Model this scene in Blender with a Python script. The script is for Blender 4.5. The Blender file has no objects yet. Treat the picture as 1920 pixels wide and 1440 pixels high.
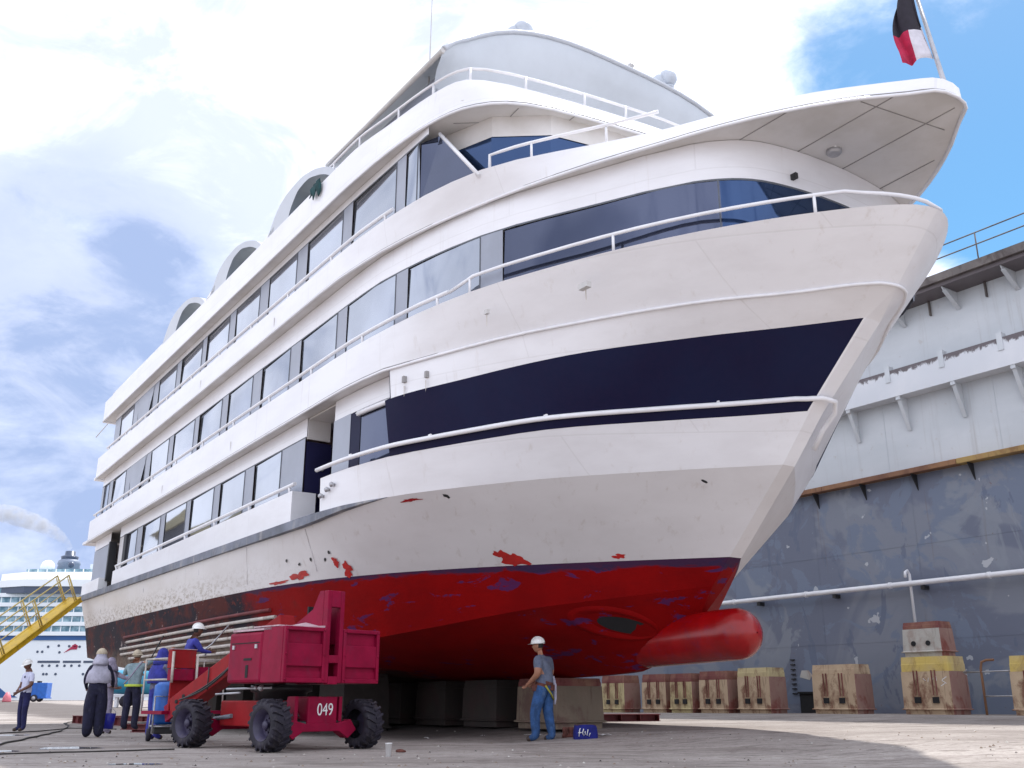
import bpy, bmesh, math, random
from mathutils import Vector, Matrix
from mathutils.bvhtree import BVHTree
R = math.radians
rnd = random.Random(11)
SC = bpy.context.scene
COL = SC.collection

# ------------------------------------------------------------------ camera, sky, sun, exposure
cam = bpy.data.cameras.new("camera")
cam.sensor_width = 36.0
cam.lens = 36.0 * 1850 / 1920
cam.clip_end = 6000
cam.clip_start = 0.05
camo = bpy.data.objects.new("camera", cam)
COL.objects.link(camo)
camo.location = (0, 0, 0.72)
camo.rotation_euler = (R(90 + 17.857), 0, 0)
SC.camera = camo
SC.view_settings.view_transform = 'Standard'
SC.view_settings.look = 'None'
SC.view_settings.exposure = 0.44
SC.view_settings.gamma = 1.0
U0 = Vector((-0.5716, 0.8205, 0)); NV0 = Vector((-0.8205, -0.5716, 0))
SUN_DIR = (-NV0 * .42 + U0 * .17 + Vector((0, 0, .89))).normalized()

sun = bpy.data.lights.new("sun", 'SUN')
sun.energy = 3.6
sun.angle = R(1.0)
sun.color = (1.0, 0.97, 0.92)
suno = bpy.data.objects.new("sun", sun)
COL.objects.link(suno)
suno.rotation_euler = SUN_DIR.to_track_quat('Z', 'Y').to_euler()

F_ = 1850.0
TH = R(17.857)
def pixdir(x, y):
    cx = (x - 960) / F_; cy = (720 - y) / F_
    return Vector((cx, math.cos(TH) - cy * math.sin(TH), math.sin(TH) + cy * math.cos(TH))).normalized()

def build_world():
    w = bpy.data.worlds.new("World"); SC.world = w; w.use_nodes = True
    nt = w.node_tree; N = nt.nodes; L = nt.links
    N.clear()
    out = N.new('ShaderNodeOutputWorld')
    bg1 = N.new('ShaderNodeBackground'); bg2 = N.new('ShaderNodeBackground'); mix = N.new('ShaderNodeMixShader')
    sky = N.new('ShaderNodeTexSky'); sky.sky_type = 'NISHITA'; sky.sun_disc = False
    sky.sun_elevation = math.asin(SUN_DIR.z); sky.sun_rotation = math.atan2(SUN_DIR.x, SUN_DIR.y)
    sky.ozone_density = 3.0; sky.dust_density = 0.6
    hs = N.new('ShaderNodeHueSaturation'); hs.inputs['Saturation'].default_value = 1.28; hs.inputs['Hue'].default_value = .485
    L.new(sky.outputs[0], hs.inputs['Color']); L.new(hs.outputs[0], bg1.inputs[0]); bg1.inputs[1].default_value = 0.12
    tc = N.new('ShaderNodeTexCoord')
    def math_(op, a, b=None, clamp=False):
        n = N.new('ShaderNodeMath'); n.operation = op; n.use_clamp = clamp
        for i, v in enumerate((a, b)):
            if v is None: continue
            if isinstance(v, (int, float)): n.inputs[i].default_value = v
            else: L.new(v, n.inputs[i])
        return n.outputs[0]
    def lobe(d, r0, r1):           # 1 inside r0 degrees of direction d, 0 beyond r1
        n = N.new('ShaderNodeVectorMath'); n.operation = 'DOT_PRODUCT'
        L.new(tc.outputs['Generated'], n.inputs[0]); n.inputs[1].default_value = d
        m = N.new('ShaderNodeMapRange'); m.interpolation_type = 'SMOOTHSTEP'
        L.new(n.outputs['Value'], m.inputs[0])
        m.inputs[1].default_value = math.cos(R(r1)); m.inputs[2].default_value = math.cos(R(r0))
        return m.outputs[0]
    def noise(scale, detail, rough, off=0.0, dist=0.0):
        mp = N.new('ShaderNodeMapping'); mp.inputs['Location'].default_value = (off, off * .7, off * 1.3)
        mp.inputs['Scale'].default_value = (1, 1, 1.7)
        L.new(tc.outputs['Generated'], mp.inputs[0])
        n = N.new('ShaderNodeTexNoise'); n.inputs['Scale'].default_value = scale
        n.inputs['Detail'].default_value = detail; n.inputs['Roughness'].default_value = rough
        n.inputs['Distortion'].default_value = dist
        L.new(mp.outputs[0], n.inputs['Vector'])
        return n.outputs['Fac']
    n1 = noise(3.4, 9, .58, 3.1, .3)
    n2 = noise(9.0, 10, .62, 7.7, .4)
    # cloud cover: mostly overcast, open to the blue on the right
    blue = math_('ADD', lobe(pixdir(1900, 60), 3.5, 15.5), math_('MULTIPLY', lobe(pixdir(1980, 330), 2, 11), .6))
    cov = math_('ADD', math_('MULTIPLY', math_('SUBTRACT', n1, .5), 1.5), 1.05)
    cov = math_('SUBTRACT', cov, math_('MULTIPLY', blue, .95))
    cov = math_('ADD', cov, math_('MULTIPLY', math_('SUBTRACT', n2, .5), .9), True)
    m = N.new('ShaderNodeMapRange'); m.interpolation_type = 'SMOOTHSTEP'
    L.new(cov, m.inputs[0]); m.inputs[1].default_value = .12; m.inputs[2].default_value = .72
    # grey-lavender bellies of the clouds low on the left
    lav = math_('ADD', lobe(pixdir(-80, 900), 9, 21), math_('MULTIPLY', lobe(pixdir(250, 430), .5, 8.5), .5))
    lav = math_('ADD', lav, math_('MULTIPLY', lobe(pixdir(40, 60), .5, 5), .45), True)
    lv = math_('ADD', lav, math_('MULTIPLY', math_('SUBTRACT', n2, .5), 1.5))
    lv = math_('ADD', lv, math_('MULTIPLY', math_('SUBTRACT', n1, .52), .9))
    lv = math_('MULTIPLY', lv, math_('ADD', lav, .12, True), True)
    cr = N.new('ShaderNodeMix'); cr.data_type = 'RGBA'
    L.new(lv, cr.inputs[0])
    cr.inputs[6].default_value = (1.06, 1.11, 1.26, 1)
    cr.inputs[7].default_value = (.33, .425, .66, 1)
    # soft grey modelling inside the white clouds
    md = N.new('ShaderNodeMix'); md.data_type = 'RGBA'
    sh = N.new('ShaderNodeMapRange'); sh.interpolation_type = 'SMOOTHSTEP'; L.new(math_('ADD', noise(6.5, 10, .62, 15.2, .6), math_('MULTIPLY', lobe(pixdir(60, 150), 3, 22), .09)), sh.inputs[0]); sh.inputs[1].default_value = .50; sh.inputs[2].default_value = .70; sh.inputs[4].default_value = .82
    L.new(sh.outputs[0], md.inputs[0]); L.new(cr.outputs[2], md.inputs[6]); md.inputs[7].default_value = (.55, .62, .82, 1)
    L.new(md.outputs[2], bg2.inputs[0]); bg2.inputs[1].default_value = 1.0
    L.new(m.outputs[0], mix.inputs[0]); L.new(bg1.outputs[0], mix.inputs[1]); L.new(bg2.outputs[0], mix.inputs[2])
    L.new(mix.outputs[0], out.inputs[0])
build_world()

# ------------------------------------------------------------------ helpers
class MB:
    """collects faces and links them as one mesh object"""
    def __init__(s): s.v = []; s.f = []; s.m = []; s.sm = []; s.X = None
    def vert(s, p):
        p = Vector(p)
        if s.X is not None: p = s.X @ p
        s.v.append(p); return len(s.v) - 1
    def face(s, idx, m=0, sm=False): s.f.append(tuple(idx)); s.m.append(m); s.sm.append(sm)
    def poly(s, pts, m=0, sm=False): s.face([s.vert(p) for p in pts], m, sm)
    def grid(s, rows, m=0, sm=True, loop=False):
        ids = [[s.vert(p) for p in r] for r in rows]
        for a, b in zip(ids[:-1], ids[1:]):
            n = len(a)
            for j in range(n if loop else n - 1):
                k = (j + 1) % n
                s.face((a[j], a[k], b[k], b[j]), m, sm)
        return ids
    def box(s, c, d, m=0, M=None):
        x, y, z = d[0] / 2, d[1] / 2, d[2] / 2
        c = Vector(c); P = []
        for q in ((-x, -y, -z), (x, -y, -z), (x, y, -z), (-x, y, -z), (-x, -y, z), (x, -y, z), (x, y, z), (-x, y, z)):
            q = Vector(q)
            if M is not None: q = M @ q
            P.append(s.vert(c + q))
        for f in ((0, 3, 2, 1), (4, 5, 6, 7), (0, 1, 5, 4), (1, 2, 6, 5), (2, 3, 7, 6), (3, 0, 4, 7)):
            s.face([P[i] for i in f], m)
    def bx(s, x0, x1, y0, y1, z0, z1, m=0):
        s.box(((x0 + x1) / 2, (y0 + y1) / 2, (z0 + z1) / 2), (abs(x1 - x0), abs(y1 - y0), abs(z1 - z0)), m)
    def prism(s, pts, off, m=0, sm=False):
        off = Vector(off); a = [s.vert(p) for p in pts]; b = [s.vert(Vector(p) + off) for p in pts]
        s.face(a, m); s.face(b[::-1], m)
        n = len(a)
        for i in range(n): s.face((a[i], b[i], b[(i + 1) % n], a[(i + 1) % n]), m, sm)
    def tube(s, pts, r, n=8, m=0, caps=True, sm=True, loop=False):
        pts = [Vector(p) for p in pts]; k = len(pts)
        rr = r if isinstance(r, (list, tuple)) else [r] * k
        rings = []; up = None
        for i, p in enumerate(pts):
            if loop: d = pts[(i + 1) % k] - pts[i - 1]
            else: d = pts[min(i + 1, k - 1)] - pts[max(i - 1, 0)]
            if d.length < 1e-9: d = Vector((0, 0, 1))
            d.normalize()
            if up is None:
                up = Vector((0, 0, 1)) if abs(d.z) < .9 else Vector((1, 0, 0))
            a = d.cross(up)
            if a.length < 1e-6: a = d.orthogonal()
            a.normalize(); b = a.cross(d).normalized(); up = b
            rings.append([s.vert(p + (a * math.cos(2 * math.pi * j / n) + b * math.sin(2 * math.pi * j / n)) * rr[i]) for j in range(n)])
        R2 = rings + [rings[0]] if loop else rings
        for A, B in zip(R2[:-1], R2[1:]):
            for j in range(n):
                q = (j + 1) % n
                s.face((A[j], A[q], B[q], B[j]), m, sm)
        if caps and not loop: s.face(rings[0][::-1], m); s.face(rings[-1], m)
    def lathe(s, prof, c=(0, 0, 0), axis='z', n=20, m=0, sm=True, caps=True):
        c = Vector(c); rings = []
        for r, h in prof:
            ring = []
            for j in range(n):
                a = 2 * math.pi * j / n; x, y = r * math.cos(a), r * math.sin(a)
                q = {'z': (x, y, h), 'x': (h, x, y), 'y': (y, h, x)}[axis]
                ring.append(s.vert(c + Vector(q)))
            rings.append(ring)
        for A, B in zip(rings[:-1], rings[1:]):
            for j in range(n):
                q = (j + 1) % n; s.face((A[j], A[q], B[q], B[j]), m, sm)
        if caps: s.face(rings[0][::-1], m); s.face(rings[-1], m)
    def ball(s, c, r, m=0, n=14, k=9):
        c = Vector(c)
        r = Vector(r) if isinstance(r, (tuple, list, Vector)) else Vector((r, r, r))
        rows = []
        for i in range(k + 1):
            a = math.pi * i / k
            rows.append([c + Vector((r.x * max(math.sin(a), .001) * math.cos(2 * math.pi * j / n), r.y * max(math.sin(a), .001) * math.sin(2 * math.pi * j / n), r.z * math.cos(a))) for j in range(n)])
        s.grid(rows, m, True, loop=True)
    def add_mesh(s, me, m=0, sm=True):
        o = len(s.v)
        for v in me.vertices: s.vert(v.co)
        for p in me.polygons: s.face([o + i for i in p.vertices], m, sm)
    def build(s, name, mats, parent=None, loc=(0, 0, 0), rz=0.0, bevel=0.0, fix=True):
        me = bpy.data.meshes.new(name)
        me.from_pydata([tuple(v) for v in s.v], [], s.f)
        if not isinstance(mats, (list, tuple)): mats = [mats]
        for mt in mats: me.materials.append(mt)
        me.polygons.foreach_set('material_index', s.m)
        me.polygons.foreach_set('use_smooth', s.sm)
        if fix:
            bm = bmesh.new(); bm.from_mesh(me)
            bmesh.ops.recalc_face_normals(bm, faces=bm.faces)
            bm.to_mesh(me); bm.free()
        me.update()
        o = bpy.data.objects.new(name, me); COL.objects.link(o)
        o.location = loc; o.rotation_euler = (0, 0, rz)
        if parent is not None: o.parent = parent
        if bevel:
            md = o.modifiers.new('bevel', 'BEVEL'); md.width = bevel; md.segments = 2
            md.limit_method = 'ANGLE'; md.angle_limit = R(40); md.harden_normals = False
        return o

def tag(o, label=None, cat=None, group=None, kind=None):
    if label: o['label'] = label
    if cat: o['category'] = cat
    if group: o['group'] = group
    if kind: o['kind'] = kind
    return o
def empty(name, loc, rz=0.0):
    o = bpy.data.objects.new(name, None); COL.objects.link(o)
    o.location = loc; o.rotation_euler = (0, 0, rz); o.empty_display_size = .3
    return o
def copy_tree(o, parent=None):
    c = o.copy(); COL.objects.link(c)
    if parent is not None: c.parent = parent
    for ch in list(o.children): copy_tree(ch, c)
    return c
def ss(x, a, b):
    t = max(0.0, min(1.0, (x - a) / (b - a))); return t * t * (3 - 2 * t)
def pchip(xs, ys):
    n = len(xs); h = [xs[i + 1] - xs[i] for i in range(n - 1)]; d = [(ys[i + 1] - ys[i]) / h[i] for i in range(n - 1)]
    m = [d[0]] + [0.0] * (n - 2) + [d[-1]]
    for i in range(1, n - 1):
        if d[i - 1] * d[i] > 0:
            w1 = 2 * h[i] + h[i - 1]; w2 = h[i] + 2 * h[i - 1]
            m[i] = (w1 + w2) / (w1 / d[i - 1] + w2 / d[i])
    def f(x):
        if x <= xs[0]: return ys[0]
        if x >= xs[-1]: return ys[-1]
        i = 0
        while x > xs[i + 1]: i += 1
        t = (x - xs[i]) / h[i]
        return ((2 * t**3 - 3 * t**2 + 1) * ys[i] + (t**3 - 2 * t**2 + t) * h[i] * m[i] + (-2 * t**3 + 3 * t**2) * ys[i + 1] + (t**3 - t**2) * h[i] * m[i + 1])
    return f

# dock frame: s runs aft along the ship, t to its starboard side
U = Vector((-0.5716, 0.8205, 0)); NV = Vector((-0.8205, -0.5716, 0)); CC = 13.5
SHIP_RZ = math.atan2(U.y, U.x)
def W(s, t, z=0.0): return U * s + NV * (t - CC) + Vector((0, 0, z))
def ST(x, y): p = Vector((x, y, 0)); return p.dot(U), p.dot(NV) + CC
def gz(x, y):
    s, t = ST(x, y)
    return .20 * ss(-t, -2.5, .5) + .17 * ss(-t, 6, 13.5) - .004 * max(0, min(s - 18, 14)) * ss(-t, 6, 13) + .55 * ss(s, 42, 110)
def ground_at(px, py):
    d = pixdir(px, py); o = Vector((0, 0, .72)); k = 3.0
    while k < 400:
        p = o + d * k
        if p.z <= gz(p.x, p.y): break
        k += .05
    return Vector((p.x, p.y, gz(p.x, p.y)))

# ------------------------------------------------------------------ materials
class NT:
    def __init__(s, name):
        s.m = bpy.data.materials.new(name); s.m.use_nodes = True
        s.t = s.m.node_tree; s.N = s.t.nodes; s.L = s.t.links
        s.b = s.N['Principled BSDF']; s.tc = s.N.new('ShaderNodeTexCoord')
    def obj(s): return s.tc.outputs['Object']
    def noise(s, scale, detail=6, rough=.6, sc=(1, 1, 1), dist=0.0, vec=None):
        mp = s.N.new('ShaderNodeMapping'); mp.inputs['Scale'].default_value = sc
        s.L.new(vec or s.obj(), mp.inputs[0])
        n = s.N.new('ShaderNodeTexNoise'); n.inputs['Scale'].default_value = scale
        n.inputs['Detail'].default_value = detail; n.inputs['Roughness'].default_value = rough; n.inputs['Distortion'].default_value = dist
        s.L.new(mp.outputs[0], n.inputs['Vector']); return n.outputs['Fac']
    def voro(s, scale, sc=(1, 1, 1)):
        mp = s.N.new('ShaderNodeMapping'); mp.inputs['Scale'].default_value = sc
        s.L.new(s.obj(), mp.inputs[0])
        n = s.N.new('ShaderNodeTexVoronoi'); n.inputs['Scale'].default_value = scale
        s.L.new(mp.outputs[0], n.inputs['Vector']); return n.outputs['Distance']
    def ramp(s, v, a, b, smooth=True):
        m = s.N.new('ShaderNodeMapRange')
        if smooth: m.interpolation_type = 'SMOOTHSTEP'
        s.L.new(v, m.inputs[0]); m.inputs[1].default_value = a; m.inputs[2].default_value = b
        return m.outputs[0]
    def math(s, op, a, b=0.0, clamp=False):
        n = s.N.new('ShaderNodeMath'); n.operation = op; n.use_clamp = clamp
        for i, v in enumerate((a, b)):
            if isinstance(v, (int, float)): n.inputs[i].default_value = v
            else: s.L.new(v, n.inputs[i])
        return n.outputs[0]
    def mix(s, fac, a, b):
        n = s.N.new('ShaderNodeMix'); n.data_type = 'RGBA'
        if isinstance(fac, (int, float)): n.inputs[0].default_value = fac
        else: s.L.new(fac, n.inputs[0])
        for i, v in ((6, a), (7, b)):
            if isinstance(v, tuple): n.inputs[i].default_value = (*v[:3], 1)
            else: s.L.new(v, n.inputs[i])
        return n.outputs[2]
    def xyz(s):
        n = s.N.new('ShaderNodeSeparateXYZ'); s.L.new(s.obj(), n.inputs[0]); return n.outputs
    def color(s, c):
        if isinstance(c, tuple): s.b.inputs['Base Color'].default_value = (*c[:3], 1)
        else: s.L.new(c, s.b.inputs['Base Color'])
    def rough(s, v):
        if isinstance(v, (int, float)): s.b.inputs['Roughness'].default_value = v
        else: s.L.new(v, s.b.inputs['Roughness'])
    def bump(s, h, strength=.3, dist=.02):
        n = s.N.new('ShaderNodeBump'); n.inputs['Strength'].default_value = strength; n.inputs['Distance'].default_value = dist
        s.L.new(h, n.inputs['Height']); s.L.new(n.outputs[0], s.b.inputs['Normal'])

def simple(name, c, rough=.5, metal=0.0, var=.12, scale=4.0, dirt=None, dirt_amt=.3, bump=0.0, spec=None):
    t = NT(name); n = t.noise(scale, 6, .65)
    k = t.mix(t.ramp(n, .3, .7), tuple(x * (1 - var) for x in c), tuple(min(1, x * (1 + var)) for x in c))
    if dirt:
        d = t.noise(scale * 1.7, 8, .7, (1, 1, .45), .4)
        k = t.mix(t.math('MULTIPLY', t.ramp(d, .5, .72), dirt_amt), k, dirt)
    t.color(k); t.rough(rough); t.b.inputs['Metallic'].default_value = metal
    if spec is not None: t.b.inputs['Specular IOR Level'].default_value = spec
    if bump: t.bump(t.noise(scale * 6, 5, .6), bump, .01)
    return t.m

def mat_ground():
    t = NT('dock_floor')
    n1 = t.noise(.16, 8, .62, (1, 2.6, 1)); n2 = t.noise(1.3, 9, .7, (1, 2.2, 1), .5); n3 = t.noise(14, 6, .7)
    c = t.mix(t.ramp(n1, .32, .68), (.27, .235, .215), (.44, .395, .365))
    c = t.mix(t.math('MULTIPLY', t.ramp(n2, .50, .70), .55), c, (.115, .095, .083))
    c = t.mix(t.math('MULTIPLY', t.ramp(t.noise(.7, 8, .7, (.6, 2.5, 1), .8), .57, .72), .45), c, (.45, .40, .35))
    c = t.mix(t.math('MULTIPLY', t.ramp(n3, .35, .7), .45), c, (.17, .145, .125))
    c = t.mix(t.math('MULTIPLY', t.ramp(t.noise(3.5, 8, .75, (.5, 2.2, 1), .6), .53, .61), .7), c, (.115, .09, .078))
    c = t.mix(t.math('MULTIPLY', t.ramp(t.noise(.33, 9, .7, (.7, 1.6, 1), 1.0), .54, .60), .5), c, (.15, .12, .105))
    c = t.mix(t.math('MULTIPLY', t.ramp(t.noise(2.4, 7, .7, (.5, 2.0, 1), .4), .60, .66), .5), c, (.48, .44, .40))
    sp = t.ramp(t.voro(2.1), .035, .06)
    c = t.mix(sp, (.06, .05, .045), c)
    gx = t.xyz()
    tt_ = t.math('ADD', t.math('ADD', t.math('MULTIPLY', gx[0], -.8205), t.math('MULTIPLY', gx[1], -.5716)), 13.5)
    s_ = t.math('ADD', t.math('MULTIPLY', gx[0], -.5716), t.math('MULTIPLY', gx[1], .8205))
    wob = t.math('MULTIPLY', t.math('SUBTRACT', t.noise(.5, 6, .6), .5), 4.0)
    hull_shade = t.math('MULTIPLY', t.ramp(t.math('ADD', t.math('ABSOLUTE', tt_), wob), 4.6, 2.6), t.ramp(t.math('ADD', s_, wob), 16.5, 19.0))
    c = t.mix(t.math('MULTIPLY', hull_shade, .8), c, (.07, .055, .05))  # floor colour darkened under the ship, painting in its shade
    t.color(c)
    t.rough(t.math('SUBTRACT', .92, t.math('MULTIPLY', t.ramp(t.noise(.5, 6, .6, (1, 2.5, 1)), .55, .75), .28)))
    t.bump(t.math('ADD', n3, t.math('MULTIPLY', n2, 1.5)), .8, .025)
    return t.m

def mat_white():
    t = NT('ship_white')
    n = t.noise(.8, 7, .6, (1, 1, 3)); 
    c = t.mix(t.ramp(n, .35, .7), (.83, .83, .86), (.77, .765, .79))
    st = t.noise(2.2, 8, .65, (2.2, 2.2, .16))
    c = t.mix(t.math('MULTIPLY', t.ramp(st, .57, .76), .26), c, (.44, .37, .30))
    t.color(c); t.rough(.32); t.b.inputs['Coat Weight'].default_value = .25; t.b.inputs['Coat Roughness'].default_value = .2
    xz = t.N.new('ShaderNodeCombineXYZ'); o_ = t.xyz(); t.L.new(o_[0], xz.inputs[0]); t.L.new(o_[2], xz.inputs[1])
    br = t.N.new('ShaderNodeTexBrick'); br.inputs['Scale'].default_value = .42; br.inputs['Mortar Size'].default_value = .005; br.inputs['Mortar Smooth'].default_value = .4; br.inputs['Brick Width'].default_value = 1.3; br.inputs['Row Height'].default_value = .55
    t.L.new(xz.outputs[0], br.inputs['Vector'])
    t.color(t.mix(t.math('MULTIPLY', br.outputs['Fac'], .16), c, (.45, .43, .42)))
    t.bump(t.math('ADD', t.math('MULTIPLY', br.outputs['Fac'], -.35), t.noise(1.1, 3, .5)), .16, .03)
    return t.m
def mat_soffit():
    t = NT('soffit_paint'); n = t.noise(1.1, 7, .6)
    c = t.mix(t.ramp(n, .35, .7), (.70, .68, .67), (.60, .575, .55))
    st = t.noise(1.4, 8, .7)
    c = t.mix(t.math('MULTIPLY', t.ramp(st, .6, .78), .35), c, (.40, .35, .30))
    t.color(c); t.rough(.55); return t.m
def mat_topside():
    t = NT('topside_paint'); x, y, z = t.xyz()
    aft = t.ramp(x, -6, 6)
    n = t.noise(.45, 7, .6, (1, 1, 2.5))
    c = t.mix(t.ramp(n, .3, .7), (.60, .575, .575), (.67, .65, .655))
    c2 = t.mix(t.ramp(n, .3, .7), (.64, .60, .56), (.71, .68, .66))
    c = t.mix(aft, c, c2)
    # worn, flaking belt just above the boot top towards the stern
    low = t.ramp(z, 2.75, 2.1)
    fl = t.ramp(t.noise(5.5, 8, .75, (1, 1, 2), .3), .48, .58)
    c = t.mix(t.math('MULTIPLY', t.math('MULTIPLY', low, aft), fl), c, (.34, .28, .22))
    sc = t.ramp(t.noise(3.0, 5, .55, (1.6, 1.6, .55)), .695, .72)
    c = t.mix(t.math('MULTIPLY', sc, t.math('MULTIPLY', aft, .8)), c, (.12, .12, .13))
    st = t.ramp(t.noise(3.0, 7, .65, (1.8, 1.8, .12)), .56, .76)
    c = t.mix(t.math('MULTIPLY', st, .4), c, (.36, .29, .23))
    t.color(c); t.rough(.4); t.bump(t.noise(1.2, 3, .5), .15, .03); return t.m
def mat_bottom():
    t = NT('antifouling_red'); x, y, z = t.xyz()
    n1 = t.noise(.9, 7, .62); n2 = t.noise(1.5, 8, .62, (.8, .8, 3.0), .6); n3 = t.noise(5, 7, .7)
    red = t.mix(t.ramp(n1, .3, .7), (.185, .0012, .002), (.245, .0016, .002))
    blue = (.055, .022, .105)
    pat = t.ramp(t.math('ADD', n2, t.math('MULTIPLY', t.math('SUBTRACT', n3, .5), .25)), .598, .64)
    c = t.mix(t.math('MULTIPLY', pat, .8), red, blue)
    chalk = t.ramp(t.noise(2.6, 8, .7, (.5, .5, 2.4)), .45, .75)
    c = t.mix(t.math('MULTIPLY', chalk, .35), c, (.13, .002, .004))
    # dark boot-top band, ragged lower edge
    band = t.ramp(t.math('ADD', z, t.math('MULTIPLY', t.math('SUBTRACT', n2, .5), .42)), 1.83, 1.90)
    c = t.mix(t.math('MULTIPLY', band, .9), c, (.035, .022, .06))
    # worn old coats aft
    aft = t.ramp(t.math('ADD', x, t.math('MULTIPLY', t.math('SUBTRACT', n1, .5), 9)), -3.2, -.6)
    w1 = t.mix(t.ramp(t.noise(.8, 8, .65, (1, 1, 1.6), .5), .46, .62), (.018, .014, .022), (.075, .018, .016))
    w1 = t.mix(t.ramp(t.noise(1.5, 8, .7, (1, 1, 1.5), .4), .61, .66), w1, (.36, .30, .29))
    w1 = t.mix(t.ramp(t.noise(2.6, 7, .7, (1, 1, 2)), .58, .63), w1, (.12, .028, .022))
    c = t.mix(aft, c, w1)
    # mud-coloured fouling low down aft
    low = t.math('MULTIPLY', t.ramp(z, 1.35, .8), t.ramp(x, 3, -1.0))
    low = t.math('MULTIPLY', t.ramp(z, 1.25, .7), t.ramp(x, -3.5, 0))
    c = t.mix(t.math('MULTIPLY', low, t.ramp(n3, .3, .55)), c, (.17, .13, .10))
    t.color(c); t.rough(.62); t.b.inputs['Specular IOR Level'].default_value = .10; t.bump(n3, .3, .02); return t.m
def mat_navy():
    t = NT('navy_band'); n = t.noise(9, 7, .75); n1 = t.noise(.5, 5, .6)
    c = t.mix(t.ramp(n, .3, .7), (.006, .007, .034), (.010, .008, .036))
    c = t.mix(t.math('MULTIPLY', t.ramp(n1, .4, .7), .5), c, (.008, .014, .05))
    t.color(c); t.rough(.5); t.b.inputs['Specular IOR Level'].default_value = .14; return t.m
def mat_glass(name, base, metal=.85, rough=.035):
    t = NT(name); n = t.noise(.35, 4, .5)
    t.color(t.mix(t.ramp(n, .3, .7), base, tuple(b * .72 for b in base)))
    t.rough(rough); t.b.inputs['Metallic'].default_value = metal
    t.bump(t.noise(.7, 2, .5), .05, .04)
    return t.m
def mat_wall_blue():
    t = NT('dock_wall_blue'); x, y, z = t.xyz()
    n1 = t.noise(.16, 5, .5, (1, 1, 1.3), .8); n2 = t.noise(.55, 8, .62, (1, 1, 1.2), .9); n3 = t.noise(3.2, 8, .7)
    c = t.mix(t.ramp(n1, .46, .50), (.145, .165, .225), (.205, .225, .275))
    c = t.mix(t.ramp(n2, .50, .545), c, (.165, .20, .275))
    c = t.mix(t.math('MULTIPLY', t.ramp(t.noise(.35, 6, .6, (1, 1, .9), 1.2), .55, .60), .8), c, (.235, .26, .305))
    c = t.mix(t.math('MULTIPLY', t.ramp(t.noise(.8, 7, .65, (1.2, 1.2, .5), .7), .60, .63), .7), c, (.115, .14, .21))
    sp = t.ramp(t.noise(4.5, 6, .7), .67, .72)
    c = t.mix(t.math('MULTIPLY', sp, .7), c, (.17, .10, .09))
    st = t.ramp(t.noise(1.1, 8, .65, (2.2, 2.2, .10)), .60, .74)
    c = t.mix(t.math('MULTIPLY', st, .6), c, (.15, .095, .08))
    chip = t.ramp(t.noise(2.1, 3, .5), .70, .715)
    c = t.mix(t.math('MULTIPLY', chip, .8), c, (.5, .52, .55))
    t.color(c); t.rough(.6); t.bump(t.math('ADD', n3, t.math('MULTIPLY', n2, 2)), .18, .03); return t.m
def mat_wall_white():
    t = NT('dock_wall_white'); x, y, z = t.xyz()
    n1 = t.noise(.3, 7, .6, (1, 1, 2)); st = t.noise(1.5, 8, .7, (2, 2, .09))
    c = t.mix(t.ramp(n1, .35, .7), (.54, .57, .60), (.62, .645, .675))
    c = t.mix(t.math('MULTIPLY', t.ramp(st, .53, .74), .38), c, (.30, .27, .25))
    c = t.mix(t.math('MULTIPLY', t.ramp(t.noise(2.5, 7, .7), .6, .68), .3), c, (.40, .34, .30))
    t.color(c); t.rough(.5); return t.m
def mat_girder():
    t = NT('girder_white'); x, y, z = t.xyz()
    n = t.noise(3.2, 8, .72, (1, 1, .7), .5)
    c = t.mix(t.ramp(t.noise(.5, 6, .6), .35, .7), (.64, .66, .70), (.72, .73, .76))
    top = t.ramp(t.math('ADD', z, t.math('MULTIPLY', t.math('SUBTRACT', n, .5), .75)), 11.02, 11.12)
    c = t.mix(t.math('MULTIPLY', top, .9), c, (.07, .045, .05))
    st = t.ramp(t.noise(1.6, 8, .7, (2.4, 2.4, .12)), .60, .74)
    c = t.mix(t.math('MULTIPLY', st, .45), c, (.25, .17, .14))
    t.color(c); t.rough(.55); return t.m
def mat_rust(name, a, b, rust=(.16, .06, .03), amt=.6, scale=2.2, bump=.5):
    t = NT(name); n = t.noise(scale, 8, .7, (1, 1, .6), .5); n2 = t.noise(scale * .6, 6, .6)
    c = t.mix(t.ramp(n2, .35, .65), a, b)
    c = t.mix(t.math('MULTIPLY', t.ramp(n, .47, .62), amt), c, rust)
    st = t.ramp(t.noise(scale * 2, 7, .7, (3, 3, .2)), .56, .7)
    c = t.mix(t.math('MULTIPLY', st, amt * .8), c, tuple(x * .55 for x in rust))
    t.color(c); t.rough(.85); t.bump(t.noise(scale * 9, 6, .7), bump, .015); return t.m
M = {}
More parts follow.
